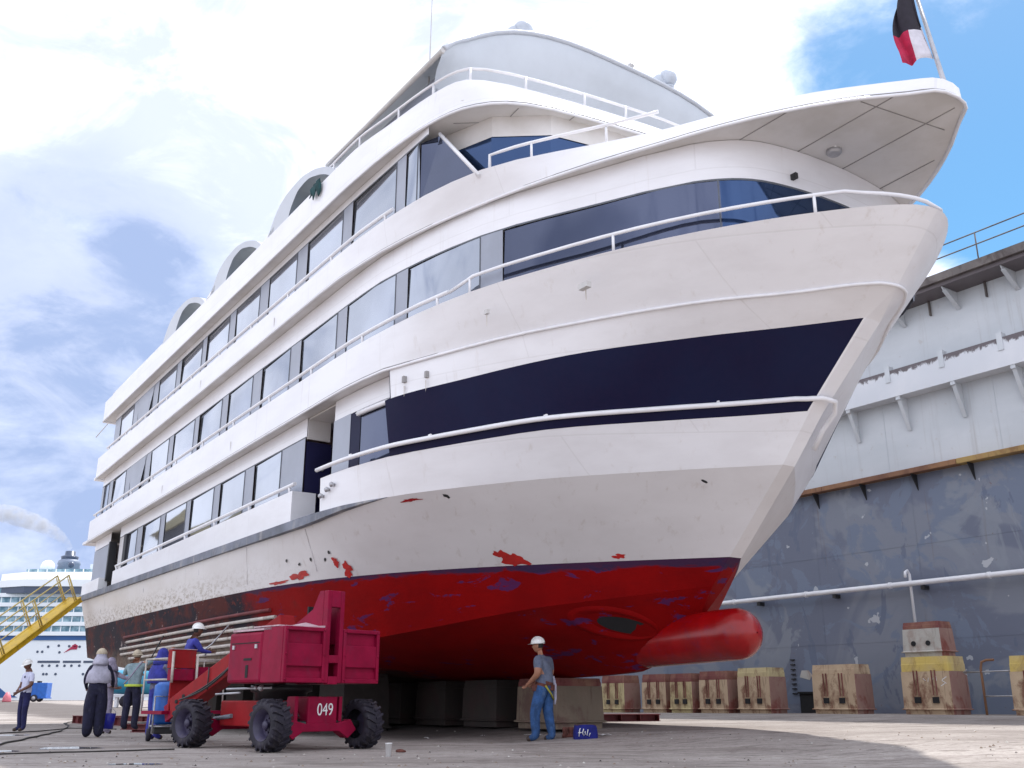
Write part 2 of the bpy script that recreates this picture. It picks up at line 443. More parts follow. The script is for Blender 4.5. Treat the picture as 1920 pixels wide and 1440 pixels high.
def mats():
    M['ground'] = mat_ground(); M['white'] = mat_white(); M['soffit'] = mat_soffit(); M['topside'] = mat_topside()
    M['bottom'] = mat_bottom(); M['bulb'] = simple('bulb_red', (.26, .002, .003), .24, 0, .15, 2.2, (.09, .01, .05), .35, .03, .5); M['navy'] = mat_navy()
    M['glass'] = mat_glass('tinted_glass', (.42, .45, .515)); M['glass_dark'] = mat_glass('dark_glass', (.10, .115, .175), .8, .05)
    M['glass_blue'] = mat_glass('blue_glass', (.045, .085, .19), .7, .05)
    M['column'] = simple('window_column_grey', (.31, .335, .40), .35, 0, .08, .8)
    M['rail'] = simple('rail_white', (.80, .80, .83), .35, 0, .05, 3)
    M['seam'] = simple('seam_grey', (.30, .29, .29), .7, 0, .1, 3)
    M['trim'] = simple('trim_grey', (.55, .54, .53), .5, 0, .1, 2)
    M['headline'] = simple('window_head_grey', (.10, .11, .13), .6, 0, .2, 3)
    M['gasket'] = simple('black_gasket', (.02, .021, .026), .6, 0, .2, 3)
    M['strake'] = simple('rubbing_strake', (.16, .175, .215), .6, 0, .3, 1.2, (.42, .40, .38), .7)
    M['door_navy'] = simple('navy_door', (.010, .010, .05), .45, 0, .2, 2)
    M['hardtop'] = simple('hardtop_white', (.56, .60, .65), .4, 0, .05, .6)
    M['arch'] = simple('arch_white', (.52, .55, .60), .4, 0, .05, .8); M['arch_shade'] = simple('arch_shade_grey', (.20, .24, .28), .5, 0, .08, 1)  # underside grey is darker: its shade is put into the colour
    M['dome'] = simple('dome_grey', (.50, .54, .60), .5, 0, .08, 3)
    M['dark'] = simple('dark_void', (.012, .012, .014), .8)
    M['teal'] = simple('teal_panel', (.02, .20, .25), .45)
    M['pipe_fouled'] = simple('fouled_pipe', (.50, .46, .42), .7, 0, .15, 2.5, (.22, .10, .07), .8)
    M['lift_red'] = simple('lift_red', (.25, .005, .036), .45, 0, .16, 2.6, (.16, .02, .05), .6, .06, .12)
    M['lift_orange'] = simple('lift_orange_red', (.28, .014, .018), .5, 0, .15, 2.5, (.14, .03, .03), .6, .06, .12)
    M['lift_deck'] = simple('lift_pale_top', (.50, .36, .40), .6, 0, .2, 3, (.25, .08, .1), .6)  # paler, pinkish tone for the upward faces
    M['rubber'] = simple('rubber', (.016, .013, .024), .75, 0, .3, 5, (.13, .11, .10), .35, .3)
    M['rim'] = simple('wheel_rim', (.050, .042, .085), .5, 0, .2, 4, (.12, .1, .1), .4)
    M['steel'] = simple('bare_steel', (.42, .42, .44), .4, .6, .15, 4)
    M['blackmetal'] = simple('black_metal', (.018, .018, .02), .5, 0, .2, 4)
    M['yellow'] = simple('gangway_yellow', (.62, .40, .015), .5, 0, .12, 2, (.22, .13, .06), .6)
    M['yellow_rail'] = simple('gangway_rail_yellow', (.60, .47, .16), .5, 0, .12, 2, (.3, .22, .12), .4)
    M['hat'] = simple('hard_hat_white', (.82, .82, .80), .3, 0, .03, 5)
    M['skin'] = simple('skin', (.33, .15, .09), .55, 0, .1, 12)
    M['skin_dark'] = simple('skin_dark', (.13, .055, .035), .55, 0, .1, 12)
    M['hair'] = simple('hair_black', (.012, .010, .010), .7)
    M['eye'] = simple('eye', (.02, .015, .012), .3)
    M['shoe'] = simple('shoe_brown', (.05, .032, .025), .7)
    def cloth(n, c, var=.2, dirt=None, amt=.4):
        t = NT(n); k = t.mix(t.ramp(t.noise(9, 6, .65), .3, .7), tuple(x * (1 - var) for x in c), tuple(min(1, x * (1 + var)) for x in c))
        if dirt: k = t.mix(t.math('MULTIPLY', t.ramp(t.noise(7, 7, .7, (1, 1, .5)), .53, .66), amt), k, dirt)
        t.color(k); t.rough(.9); t.bump(t.noise(16, 4, .6, (1, 1, .5), 1.0), .55, .02); return t.m
    M['tee'] = cloth('tee_grey_blue', (.115, .135, .19), .2, (.05, .08, .22), .5)
    M['jeans'] = cloth('jeans_blue', (.025, .075, .20), .35, (.10, .17, .30), .6)
    M['polo'] = cloth('polo_white', (.56, .58, .74), .06)
    M['navy_cloth'] = cloth('navy_trousers', (.014, .015, .075), .3)
    M['overall_dark'] = cloth('dark_overall', (.010, .010, .032), .4, (.05, .05, .08), .5)
    M['hood_grey'] = cloth('hood_grey', (.42, .41, .50), .15)
    M['coverall_lav'] = cloth('coverall_lavender', (.27, .24, .32), .2, (.12, .10, .15), .6)
    M['shirt_teal'] = cloth('shirt_teal_grey', (.23, .31, .34), .2, (.08, .17, .21), .5)
    M['lime'] = cloth('lime_hem', (.48, .60, .08), .1)
    M['plaid'] = cloth('plaid_shirt', (.13, .13, .20), .5, (.40, .36, .42), .8)
    M['royal'] = cloth('royal_blue_cloth', (.035, .040, .27), .25)
    M['straw'] = cloth('straw_cap', (.42, .36, .27), .2)
    M['harness'] = cloth('harness_yellow', (.35, .33, .05), .2)
    M['blue_bag'] = cloth('blue_bag', (.008, .012, .15), .3)
    M['bag_dark'] = cloth('purple_bag_end', (.05, .022, .05), .3)
    M['white_mark'] = simple('white_marking', (.72, .72, .72), .6, 0, .15, 12)
    M['brown_cloth'] = cloth('brown_boots', (.12, .04, .03), .4)
    M['bluepaint'] = simple('bright_blue_paint', (.02, .13, .50), .4, 0, .15, 3, (.02, .04, .15), .5)
    M['bluedeep'] = simple('deep_blue_plastic', (.015, .02, .34), .4, 0, .15, 3)
    M['skid'] = simple('dark_red_skid', (.14, .022, .025), .7, 0, .25, 3, (.05, .02, .02), .6)
    M['cup'] = simple('white_foam', (.84, .84, .84), .5, 0, .03, 6)
    M['cable'] = simple('black_cable', (.03, .027, .025), .7)
    M['wall_blue'] = mat_wall_blue(); M['wall_white'] = mat_wall_white(); M['girder'] = mat_girder()
    M['fender'] = mat_rust('timber_fender', (.30, .16, .08), (.20, .10, .065), (.12, .05, .035), .5, 1.2)
    M['fender_pale'] = mat_rust('timber_fender_pale', (.42, .29, .10), (.34, .20, .09), (.14, .06, .035), .55, 1.2)
    M['walkway'] = mat_rust('walkway_edge', (.13, .115, .11), (.17, .15, .14), (.06, .045, .045), .7, 1.5)
    M['block'] = mat_rust('block_concrete', (.50, .37, .25), (.62, .49, .33), (.17, .060, .035), .85, 1.5)
    M['block_y'] = mat_rust('block_yellow', (.66, .50, .14), (.58, .46, .24), (.20, .09, .06), .5, 1.6)
    M['block_pale'] = mat_rust('block_pale_yellow', (.58, .50, .27), (.50, .40, .24), (.17, .065, .04), .8, 1.4)
    M['block_red'] = mat_rust('block_timber', (.20, .065, .06), (.30, .16, .11), (.13, .03, .03), .6, 2.0)
    M['block_grey'] = mat_rust('block_grey', (.46, .45, .41), (.52, .50, .46), (.25, .13, .09), .45, 1.8)
    M['block_side'] = mat_rust('block_rusty_side', (.30, .17, .14), (.36, .24, .19), (.20, .035, .025), .75, 1.3)
    M['block_shaded'] = mat_rust('bilge_block', (.035, .028, .026), (.05, .04, .034), (.06, .03, .03), .5, 1.5)  # near-black block colour, with the shade under the hull painted in
    M['block_keel'] = mat_rust('keel_block', (.19, .15, .11), (.25, .19, .14), (.12, .055, .05), .6, 1.5)
    M['redpatch'] = simple('fresh_red_paint', (.42, .015, .012), .4, 0, .2, 3)
mats()

# ------------------------------------------------------------------ ground, water, dock wall
def build_ground():
    xs = [-900, -400, -200, -120, -80] + [-60 + 2.0 * i for i in range(51)] + [60, 90, 200, 600]
    ys = [-200, -60, -20, 0] + [4 + 1.0 * i for i in range(56)] + [64, 72, 80, 90, 100, 112, 124]
    b = MB()
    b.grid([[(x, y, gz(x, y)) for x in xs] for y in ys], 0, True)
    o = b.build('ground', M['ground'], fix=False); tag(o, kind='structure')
    w = MB(); w.poly([(-3000, 124, -1.6), (3000, 124, -1.6), (3000, 5000, -1.6), (-3000, 5000, -1.6)])
    t = NT('harbour_water'); t.color((.03, .06, .08)); t.rough(.12); t.bump(t.noise(.6, 4, .6), .3, .2)
    tag(w.build('water', t.m, fix=False), kind='structure')
    q = MB(); q.bx(-900, 600, 124, 124.6, -4, .9)
    tag(q.build('quay_edge', M['ground']), kind='structure')
build_ground()

def dock_wall():
    root = empty('dock_wall', W(20, -16.6, .25), SHIP_RZ)
    tag(root, 'long dock side wall, grey-blue below and white above, with girder and walkway on top', 'dock wall')
    T0 = -15.8; S0, S1 = -14.0, 62.0
    X = Matrix.Translation((-20, 16.6, -.25))
    def mb():
        b = MB(); b.X = X; return b
    b = mb(); b.bx(S0, S1, T0, T0 - 3.2, .0, 7.88); b.build('lower_wall', M['wall_blue'], root)
    b = mb(); b.bx(S0, S1, T0 - .02, T0 - 3.2, 7.884, 13.62); b.build('upper_wall', M['wall_white'], root)
    # seam plates on the white wall
    g = mb(); g.bx(S0, S1, T0 + .52, T0 - .018, 10.52, 11.46); g.build('girder', M['girder'], root)
    k = mb(); k.bx(S0, S1, T0 + 1.05, T0 - 3.2, 13.75, 14.02); k.build('walkway', M['walkway'], root)
    k = mb(); k.bx(S0, S1, T0 + .9, T0 - .1, 13.624, 13.746); k.build('walkway_underside', M['girder'], root)
    s = -12.0; i = 0
    f = mb(); px = S0
    seg = [2.2, 4.1, 3.1, 5.2, 2.6, 4.4]
    while px < S1:
        L = seg[i % 6]; i += 1
        o = mb(); o.bx(px, min(px + L - .02, S1), T0 + .34, T0 - .018, 7.89, 8.06)
        o.build('timber_fender', M['fender'] if i % 3 else M['fender_pale'], root, bevel=.012); px += L
    st = [14.62 + 2.0 * j for j in range(-9, 16)]
    for s in st:
        b = mb(); b.prism([(s - .012, T0, 7.88), (s - .012, T0 + .33, 7.88), (s - .012, T0, 7.35)], (.03, 0, 0), 0); b.build('fender_bracket', M['blackmetal'], root)
        b = mb(); b.prism([(s, T0, 10.52), (s, T0 + .5, 10.52), (s, T0 + .44, 10.42), (s, T0 + .02, 9.42), (s, T0, 9.42)], (.03, 0, 0))
        b.bx(s - .06, s + .09, T0 + .44, T0 + .5, 10.40, 10.52); b.prism([(s - .05, T0 + .02, 9.40), (s - .05, T0 + .47, 10.50), (s - .05, T0 + .49, 10.50), (s - .05, T0 + .04, 9.40)], (.13, 0, 0))
        b.build('girder_bracket', M['wall_white'], root)
        b = mb(); b.bx(s + .18, s + .36, T0 + .30, T0 + .55, 11.05, 11.62); b.build('hinge_post', M['wall_white'], root)
        b = mb(); b.prism([(s - .3, T0, 13.62), (s - .3, T0 + .85, 13.62), (s - .3, T0 + .75, 13.5), (s - .3, T0, 13.05)], (.035, 0, 0))
        b.prism([(s - .36, T0, 13.0), (s - .36, T0 + .72, 13.5), (s - .36, T0 + .72, 13.53), (s - .36, T0, 13.03)], (.14, 0, 0))
        b.build('walkway_bracket', M['wall_white'], root)
        b = mb(); b.bx(s + .68, s + .72, T0, T0 + .10, 13.1, 13.62); b.build('stiffener', M['walkway'], root)
    for s in [14.9 + 4.0 * j for j in range(-6, 10)]:
        b = mb(); b.bx(s, s + .012, T0, T0 + .006, .3, 7.85); b.build('plate_joint', M['wall_blue'], root)
        b = mb(); b.bx(s + .7, s + .715, T0 - .018, T0 - .008, 8.1, 10.5); b.build('plate_joint', M['wall_white'], root)
    for z in (2.6, 5.6):
        b = mb(); b.bx(S0, S1, T0, T0 + .007, z, z + .014); b.build('plate_joint', M['wall_blue'], root)
    h = mb()
    for z in (14.55, 14.95): h.tube([(S0, T0 + .95, z), (S1, T0 + .95, z)], .022, 6)
    for s in st: h.tube([(s + .3, T0 + .95, 14.0), (s + .3, T0 + .95, 14.95)], .022, 6)
    h.build('handrail', M['walkway'], root)
    p = mb(); p.tube([(S0, T0 + .28, 4.36), (S1, T0 + .28, 4.36)], .085, 12); 
    for j in range(-8, 14): p.tube([(19.9 + 3.43 * j - .05, T0 + .28, 4.36), (19.9 + 3.43 * j + .05, T0 + .28, 4.36)], .105, 12)
    p.build('water_pipe', M['rail'], root)
    for j in range(-7, 12):
        s = 18.75 + 3.42 * j
        b = mb(); b.bx(s - .07, s + .07, T0, T0 + .26, 4.14, 4.27); b.build('pipe_bracket', M['blackmetal'], root)
    p = mb(); p.tube([(19.2, T0 + .2, 1.8), (19.2, T0 + .2, 4.66), (19.2, T0 + .3, 4.78), (19.2, T0 + .42, 4.72), (19.2, T0 + .44, 4.55)], .045, 8); p.build('riser_pipe', M['rail'], root)
    for j in range(8):
        b = mb(); b.bx(24.32, 24.5, T0, T0 + .06, .98 + j * .165, 1.02 + j * .165); b.build('rung', M['blackmetal'], root)
    b = mb(); b.bx(23.6, 24.2, T0, T0 + .04, .30, 1.0); b.bx(23.55, 24.25, T0, T0 + .09, 1.0, 1.06); b.build('floor_hatch', M['dark'], root)
    b = mb(); b.prism([(24.15, T0 + .004, 1.55), (24.05, T0 + .004, 1.78), (23.75, T0 + .004, 1.78), (23.6, T0 + .004, 1.62), (23.72, T0 + .004, 1.45)], (0, .01, 0)); b.build('paint_patch', M['block_grey'], root)
dock_wall()

# ------------------------------------------------------------------ the ship
CT = {  # level: [(s, t) from the nose aft], z at s=18, slope aft, (nose s, nose z)
 'WL': ([(12.35, .15), (13.83, 1.61), (14.94, 2.61), (16.16, 3.55), (17.78, 4.46), (19.64, 4.98), (21.9, 5.25), (25, 5.34), (33, 5.25), (39.4, 5.1)], 3.12, .0075, (12.4, 3.19)),
 'G': ([(10.98, .15), (11.98, 1.36), (13.75, 3.23), (14.59, 3.88), (15.74, 4.62), (16.38, 4.93), (17.65, 5.28), (19.3, 5.4), (40, 5.4)], 4.37, .002, (10.98, 4.62)),
 'B1': ([(10.3, .16), (11.0, .95), (11.75, 1.85), (13.32, 3.54), (14.51, 4.27), (15.14, 4.6), (16.24, 5.08), (17.81, 5.36), (19, 5.4), (40, 5.4)], 5.08, -.0118, (10.3, 5.42)),
 'B1t': ([(9.0, .18), (9.75, .93), (10.93, 2.16), (12.6, 3.6), (14.24, 4.47), (16.14, 5.2), (17.77, 5.37), (19, 5.4), (40, 5.4)], 6.14, -.0124, (9.05, 6.69)),
 'T1': ([(8.42, .12), (8.5, .42), (8.62, .6), (9.4, 1.3), (10.48, 2.36), (12.17, 3.53), (13.46, 4.26), (14.7, 4.76), (15.23, 4.95), (16.41, 5.3), (18, 5.4), (40.2, 5.4)], 6.74, -.0160, (8.5, 7.05)),
 'F1': ([(7.5, .22), (7.55, .52), (7.68, .78), (8.24, 1.47), (8.98, 2.17), (9.83, 2.85), (10.92, 3.56), (12.16, 4.2), (13.77, 4.86), (15.65, 5.25), (17.78, 5.4), (40, 5.4)], 7.56, -.0172, (7.56, 8.0)),
 'T2': ([(6.88, .35), (6.93, .65), (7.27, 1.04), (7.74, 1.55), (8.66, 2.31), (9.72, 2.95), (10.55, 3.36), (11.41, 3.79), (13.57, 4.61), (15.83, 5.16), (16.81, 5.29), (19, 5.4), (40, 5.4)], 9.38, -.0265, (6.95, 9.62)),
 'F2': ([(6.9, .33), (6.95, .62), (7.25, .95), (7.6, 1.27), (8.6, 2.07), (9.64, 2.64), (10.31, 2.96), (11.22, 3.5), (12.18, 4.15), (12.9, 4.6), (13.6, 4.9), (15.35, 5.26), (17.6, 5.4), (40, 5.4)], 10.0, -.0168, (6.95, 9.9)),
 'T3': ([(12.5, 0), (12.66, 1.61), (12.83, 2.8), (13.01, 3.66), (13.24, 4.24), (13.66, 4.72), (14.14, 5.0), (15.26, 5.25), (16.84, 5.37), (18.5, 5.4), (40, 5.4)], 11.51, -.0200, (12.5, 11.5)),
 'F3': ([(13.1, 0), (13.2, 1.3), (13.37, 2.5), (13.55, 3.5), (13.7, 4.15), (13.85, 4.55), (14.1, 4.88), (14.9, 5.1), (16.38, 5.26), (17.9, 5.4), (40, 5.4)], 12.33, -.0200, (13.2, 12.23)),
 'CH': ([(12.8, .15), (14, 1.3), (15.2, 2.3), (17, 3.5), (19, 4.4), (22, 4.95), (26, 5.1), (33, 5.0), (39.4, 4.9)], 0, 0, None),
 'K': ([(13.25, .06), (14.2, .1), (15.2, .12), (18, .14), (33, .14), (37, .14), (39.4, .14)], 0, 0, None),
}
ZCH = pchip([12.8, 14, 15.2, 17, 19, 22, 26, 33, 39.4], [2.72, 2.55, 2.40, 2.1, 1.85, 1.68, 1.62, 1.72, 2.25])
ZK = pchip([13.25, 14.2, 15.2, 18, 33, 36, 39.4], [2.25, 1.6, 1.27, 1.2, 1.2, 1.5, 2.15])
LV = {}
class Level:
    def __init__(s, pts, z18, sl, nose, zf=None, ex=.5):
        s.s0 = pts[0][0]; s.s1 = pts[-1][0]; s.ex = ex
        s.f = pchip([max(p[0] - s.s0, 0) ** ex for p in pts], [p[1] for p in pts])
        s.z18, s.sl, s.nose, s.zf = z18, sl, nose, zf
    def t(s, x): return s.f(max(x - s.s0, 0) ** s.ex)
    def z(s, x):
        if s.zf: return s.zf(x)
        if x > 18 or not s.nose: return s.z18 + s.sl * (x - 18)
        a = min(1.0, max(0.0, (18 - x) / (18 - s.nose[0])))
        return s.z18 + (s.nose[1] - s.z18) * a ** 1.6
    t0 = 0.0
    def p(s, x, dt=0, dz=0): return Vector((x, s.t(x) + dt, s.z(x) + dz))
for k, (pts, z18, sl, nose) in CT.items():
    LV[k] = Level(pts, z18, sl, nose, {'CH': ZCH, 'K': ZK}.get(k), {'WL': 1.0, 'G': 1.0, 'B1': 1.0, 'B1t': 1.0, 'CH': 1.0, 'K': 1.0, 'T1': .6}.get(k, .5))
SJ = 20.0
for k_, v_ in (('T1', .12), ('F1', .22), ('T2', .35), ('F2', .33)): LV[k_].t0 = v_     # the overhanging bow sits a touch to starboard
def mir(l, p, sg): return Vector((p.x, p.y, p.z)) if sg > 0 else Vector((p.x, 2 * l.t0 * (1 - ss(p.x, 12, 18)) - p.y, p.z))
def stations(s0, n=26):
    return [s0 + (SJ - s0) * (i / n) ** 1.9 for i in range(n + 1)]
AFT = [SJ + 1.0 * i for i in range(1, 20)] + [39.4]
def row(level, s_list, dt=0, dz=0, sign=1):
    l = LV[level] if isinstance(level, str) else level
    out = []
    for x in s_list:
        p = l.p(x, dt, dz); out.append(mir(l, p, sign))
    return out
def curve_s(level, sa=None, sb=39.4, n=26):
    """stations of a level between sa and sb (nose if None)"""
    l = LV[level] if isinstance(level, str) else level
    q = stations(l.s0, n) + [x for x in AFT]
    q = [x for x in q if (sa is None or x > sa + 1e-4) and x < sb - 1e-4]
    if sa is not None: q = [sa] + q
    return q + [sb]
SHIP0 = Vector((24, 0, 1.2))
ship = empty('ship', W(24, 0, 1.2), SHIP_RZ)
tag(ship, 'large white passenger boat with navy band, red bottom and bulbous bow, propped on blocks', 'ship')
SX = Matrix.Translation(-SHIP0)
def smb():
    b = MB(); b.X = SX; return b
def strip(b, la, lb, sa=None, sb=39.4, m=0, signs=(1, -1), sub=1, da=(0, 0), db=(0, 0)):
    """surface between two levels, matched by relative station in the fore body"""
    A, B = LV[la] if isinstance(la, str) else la, LV[lb] if isinstance(lb, str) else lb
    qa = stations(A.s0); qb = stations(B.s0)
    pa = [A.p(x, *da) for x in qa] + [A.p(min(x, 39.4), *da) for x in AFT]
    pb = [B.p(x, *db) for x in qb] + [B.p(min(x, 39.4), *db) for x in AFT]
    if sa is not None or sb < 39.4:
        def cut(P):
            lo = -1e9 if sa is None else sa
            out = []
            for i, p in enumerate(P):
                if i and (P[i - 1].x < lo <= p.x):
                    k = (lo - P[i - 1].x) / (p.x - P[i - 1].x); out.append(P[i - 1].lerp(p, k))
                elif i and P[i - 1].x < sb <= p.x: pass
                if i and P[i - 1].x < sb < p.x:
                    k = (sb - P[i - 1].x) / (p.x - P[i - 1].x); 
                    if P[i-1].x >= lo - 1e-6 : 
                        out.append(P[i - 1].lerp(p, k))
                if lo < p.x <= sb: out.append(p)
            o2 = []
            for p in out:
                if not o2 or (p - o2[-1]).length > 1e-4: o2.append(p)
            return o2
        pa, pb = cut(pa), cut(pb)
        n = max(len(pa), len(pb))
        def resample(P, n):
            if len(P) == n: return P
            # parametrise by x
            xs = [P[0].x + (P[-1].x - P[0].x) * i / (n - 1) for i in range(n)]
            out = []; j = 0
            for x in xs:
                while j < len(P) - 2 and P[j + 1].x < x: j += 1
                k = (x - P[j].x) / max(1e-9, P[j + 1].x - P[j].x); out.append(P[j].lerp(P[j + 1], max(0, min(1, k))))
            return out
        pa, pb = resample(pa, n), resample(pb, n)
    for sg in signs:
        rows = []
        for k in range(sub + 1):
            rows.append([mir(A, a, sg).lerp(mir(B, c, sg), k / sub) for a, c in zip(pa, pb)])
        b.grid(rows, m, True)
    return pa, pb
def close_nose(b, la, lb, m):
    A, B = LV[la], LV[lb]
    a, c = A.p(A.s0), B.p(B.s0)
    b.poly([a, c, Vector((c.x, -c.y, c.z)), Vector((a.x, -a.y, a.z))], m)

def build_hull():
    b = smb()
    strip(b, 'K', 'CH', m=0, sub=2); strip(b, 'CH', 'WL', m=0); strip(b, 'WL', 'G', m=1, sub=2)
    for la, lb, m in (('K', 'CH', 0), ('CH', 'WL', 0), ('WL', 'G', 1)): close_nose(b, la, lb, m)
    # keel flat and transom
    kq = stations(LV['K'].s0) + AFT
    b.grid([row('K', kq), row('K', kq, sign=-1)], 0, False)
    e = 39.4
    prof = [LV[k].p(e) for k in ('K', 'CH', 'WL', 'G')]
    b.poly(prof + [Vector((p.x, -p.y, p.z)) for p in prof[::-1]], 1)
    # bulb
    rows = []
    for i in range(15):
        a = i / 14
        if a < .4: q = a / .4; x = 11.97 + .46 * (1 - math.cos(q * math.pi / 2)); r = .45 * math.sin(max(.02, q) * math.pi / 2)
        else: q = (a - .4) / .6; x = 12.43 + 3.4 * q; r = .45 + .02 * q
        zc = 1.86 - .06 * max(0, (x - 12.5)) / 3
        rows.append([Vector((x, r * math.cos(2 * math.pi * j / 20) * .95, zc + r * math.sin(2 * math.pi * j / 20))) for j in range(20)])
    b.grid(rows, 2, True, loop=True)
    o = b.build('hull', [M['bottom'], M['topside'], M['bulb']], ship)
    return b, o
hullmb, hullobj = build_hull()
bv = BVHTree.FromPolygons([v + SHIP0 for v in hullmb.v], hullmb.f)   # in (s, t, z)

def bulwarks():
    b = smb()
    strip(b, 'G', 'B1', None, 18.5); strip(b, 'G', 'B1', 19.92, 35.0, signs=(1,)); strip(b, 'G', 'B1', 18.5, 39.4, signs=(-1,)); strip(b, 'G', 'B1', 36.9, 39.4, signs=(1,))
    close_nose(b, 'G', 'B1', 0)
    # thickness: inner return at the boarding openings
    for s in (18.5, 19.92, 35.0, 36.9):
        g, c = LV['G'].p(s), LV['B1'].p(s); d = .55 if s == 19.92 else .3
        b.poly([g, c, Vector((c.x, c.y - d, c.z)), Vector((g.x, g.y - d, g.z))])
    # sill ledge
    B = LV['B1']
    for sa, sb in ((16.15, 18.5), (19.92, 35.0), (36.9, 39.4)):
        q = [sa + (sb - sa) * i / 12 for i in range(13)]
        b.grid([row('B1', q), row('B1', q, -.32)], 0, False)
    b.build('main_bulwark', M['white'], ship)
    # plating of the stripe, with the navy band laid on it clear of the stem
    A, Bt = LV['B1'], LV['B1t']
    def stripe_pt(f, u, e0, e1, sg):
        xa = A.s0 + e0 + (e1 - e0) * u if e1 < 9 else A.s0 + e0 + (16.15 - A.s0 - e0) * u
        k0, k1 = e0, e1
        xb = Bt.s0 + k0 + (k1 - k0) * u if e1 < 9 else Bt.s0 + k0 + (16.15 - Bt.s0 - k0) * u
        p = A.p(xa).lerp(Bt.p(xb), f); return Vector((p.x, sg * p.y, p.z))
    b = smb()
    for sg, e in ((1, .03), (-1, 2.2)): b.grid([[stripe_pt(k / 8, i / 8, 0, e, sg) for i in range(9)] for k in range(9)], 0, False)
    b.grid([[stripe_pt(k / 8, 0, 0, .03, 1) for k in range(9)], [stripe_pt(k / 8, 0, 0, .03, -1) for k in range(9)]], 0, False)
    b.build('stem_plating', M['white'], ship)
    b = smb()
    b.grid([[stripe_pt(k / 8, (i / 40) ** 1.5, .03, 99, 1) for i in range(41)] for k in range(9)], 0, True)
    b.grid([[stripe_pt(k / 8, (i / 40) ** 1.5, 2.2, 99, -1) for i in range(41)] for k in range(9)], 0, True)
    b.build('navy_band', M['navy'], ship)
    # port side is carried through
    b = smb(); strip(b, 'B1', 'B1t', 16.15, 39.4, signs=(-1,)); b.build('port_window_band', M['glass'], ship)
    # upper hull band over the stripe up to the trim
    b = smb(); strip(b, 'B1t', 'T1', None, 16.0, sub=3); 
    A, B = LV['B1t'], LV['T1']
    b.poly([A.p(A.s0), B.p(B.s0), mir(A, A.p(A.s0), -1)])
    b.build('upper_bow_plating', M['white'], ship)
    b = smb(); strip(b, 'T1', 'F1', sub=3)
    q = curve_s('F1'); 
    b.grid([row('F1', q), [Vector((p.x + (.25 if i < 6 else .0), p.y - .30, p.z - .01)) for i, p in enumerate(row('F1', q))]], 0, False)
    b.build('second_deck_bulwark', M['white'], ship)
    b = smb(); strip(b, 'T2', 'F2', sub=2)
    q = curve_s('F2')
    b.grid([row('F2', q), [Vector((p.x + (.25 if i < 6 else 0), p.y - .30, p.z - .01)) for i, p in enumerate(row('F2', q))]], 0, False)
    b.build('third_deck_bulwark', M['white'], ship)
    b = smb(); strip(b, 'T3', 'F3', sub=2)
    q = curve_s('F3')
    b.grid([row('F3', q), [Vector((p.x + (.15 if i < 8 else 0), max(p.y - .12, 0), p.z)) for i, p in enumerate(row('F3', q))]], 0, False)
    b.grid([[Vector((p.x + (.15 if i < 8 else 0), max(p.y - .12, 0), p.z)) for i, p in enumerate(row('F3', q))], [Vector((p.x + (.2 if i < 8 else 0), max(p.y - .13, 0), p.z - .7)) for i, p in enumerate(row('F3', q))]], 0, False)
    b.build('sun_deck_bulwark', M['white'], ship)
    # soffits and decks
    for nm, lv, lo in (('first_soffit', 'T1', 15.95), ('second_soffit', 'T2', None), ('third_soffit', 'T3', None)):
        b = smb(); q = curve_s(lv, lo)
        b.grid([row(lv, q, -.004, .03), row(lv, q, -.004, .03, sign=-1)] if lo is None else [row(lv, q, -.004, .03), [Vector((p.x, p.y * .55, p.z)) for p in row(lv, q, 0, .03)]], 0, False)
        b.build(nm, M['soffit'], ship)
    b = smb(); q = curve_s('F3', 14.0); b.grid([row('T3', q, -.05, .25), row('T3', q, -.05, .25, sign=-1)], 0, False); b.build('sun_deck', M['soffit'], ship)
    for nm, lv in (('second_deck', 'F1'), ('third_deck', 'F2')):
        b = smb(); q = curve_s(lv, LV[lv].s0 + 2.2); 
        r1 = [Vector((p.x, p.y * (.70 + .3 * ss(p.x, 12, 17)) - .3, p.z - .3)) for p in row(lv, q)]
        b.grid([r1, [Vector((p.x, -p.y, p.z)) for p in r1]], 0, False); b.build(nm, M['soffit'], ship)
    # stern end walls
    for nm, la, lb, e in (('stern_wall', 'G', 'T1', 39.2), ('stern_wall', 'F1', 'T2', 39.2), ('stern_wall', 'F2', 'T3', 38.4)):
        b = smb(); za, zb = LV[la].z(e), LV[lb].z(e)
        b.bx(e, e + .12, -5.1, 5.1, za, zb - .03); b.build(nm, M['white'], ship)
    for la, lb, ext in (('T1', 'F1', .8), ('T2', 'F2', .3), ('T3', 'F3', 0.1)):
        b = smb(); za, zb = LV[la].z(39.4), LV[lb].z(39.4)
        b.bx(39.4, 39.4 + .08 + ext, -5.4, 5.4, za, za + .10); b.bx(39.4, 39.5, -5.4, 5.4, za + .104, zb); b.build('aft_bulwark', M['white'], ship)
bulwarks()

COLS = [15.70 + 2.43 * k for k in range(-1, 10)]
class WallPath:      # starboard house wall: inset from the trim, own curve at the bow
    def __init__(s, pts): s.s0 = pts[0][0]; s.f = pchip([math.sqrt(max(p[0] - s.s0, 0)) for p in pts], [p[1] for p in pts])
    def t(s, x): return s.f(math.sqrt(max(x - s.s0, 0)))
W2P = WallPath([(9.2, 0), (9.31, 1.44), (9.45, 2.0), (9.85, 2.6), (11.64, 3.66), (13.93, 4.66), (15.99, 5.06), (17, 5.15), (40, 5.15)])
WFL = WallPath([(0, 5.15), (40, 5.15)])
W1P = WallPath([(8.4, 0), (9, 1), (14.2, 4.22), (15.9, 4.92), (17.77, 5.12), (19, 5.15), (40, 5.15)])
def zW1(x): return 6.32 - .0124 * (x - 18)
def zW2(x): return 8.84 - .0167 * max(x - 18, 0)
def zW3(x): return 11.34 - .0199 * max(x - 18, 0)
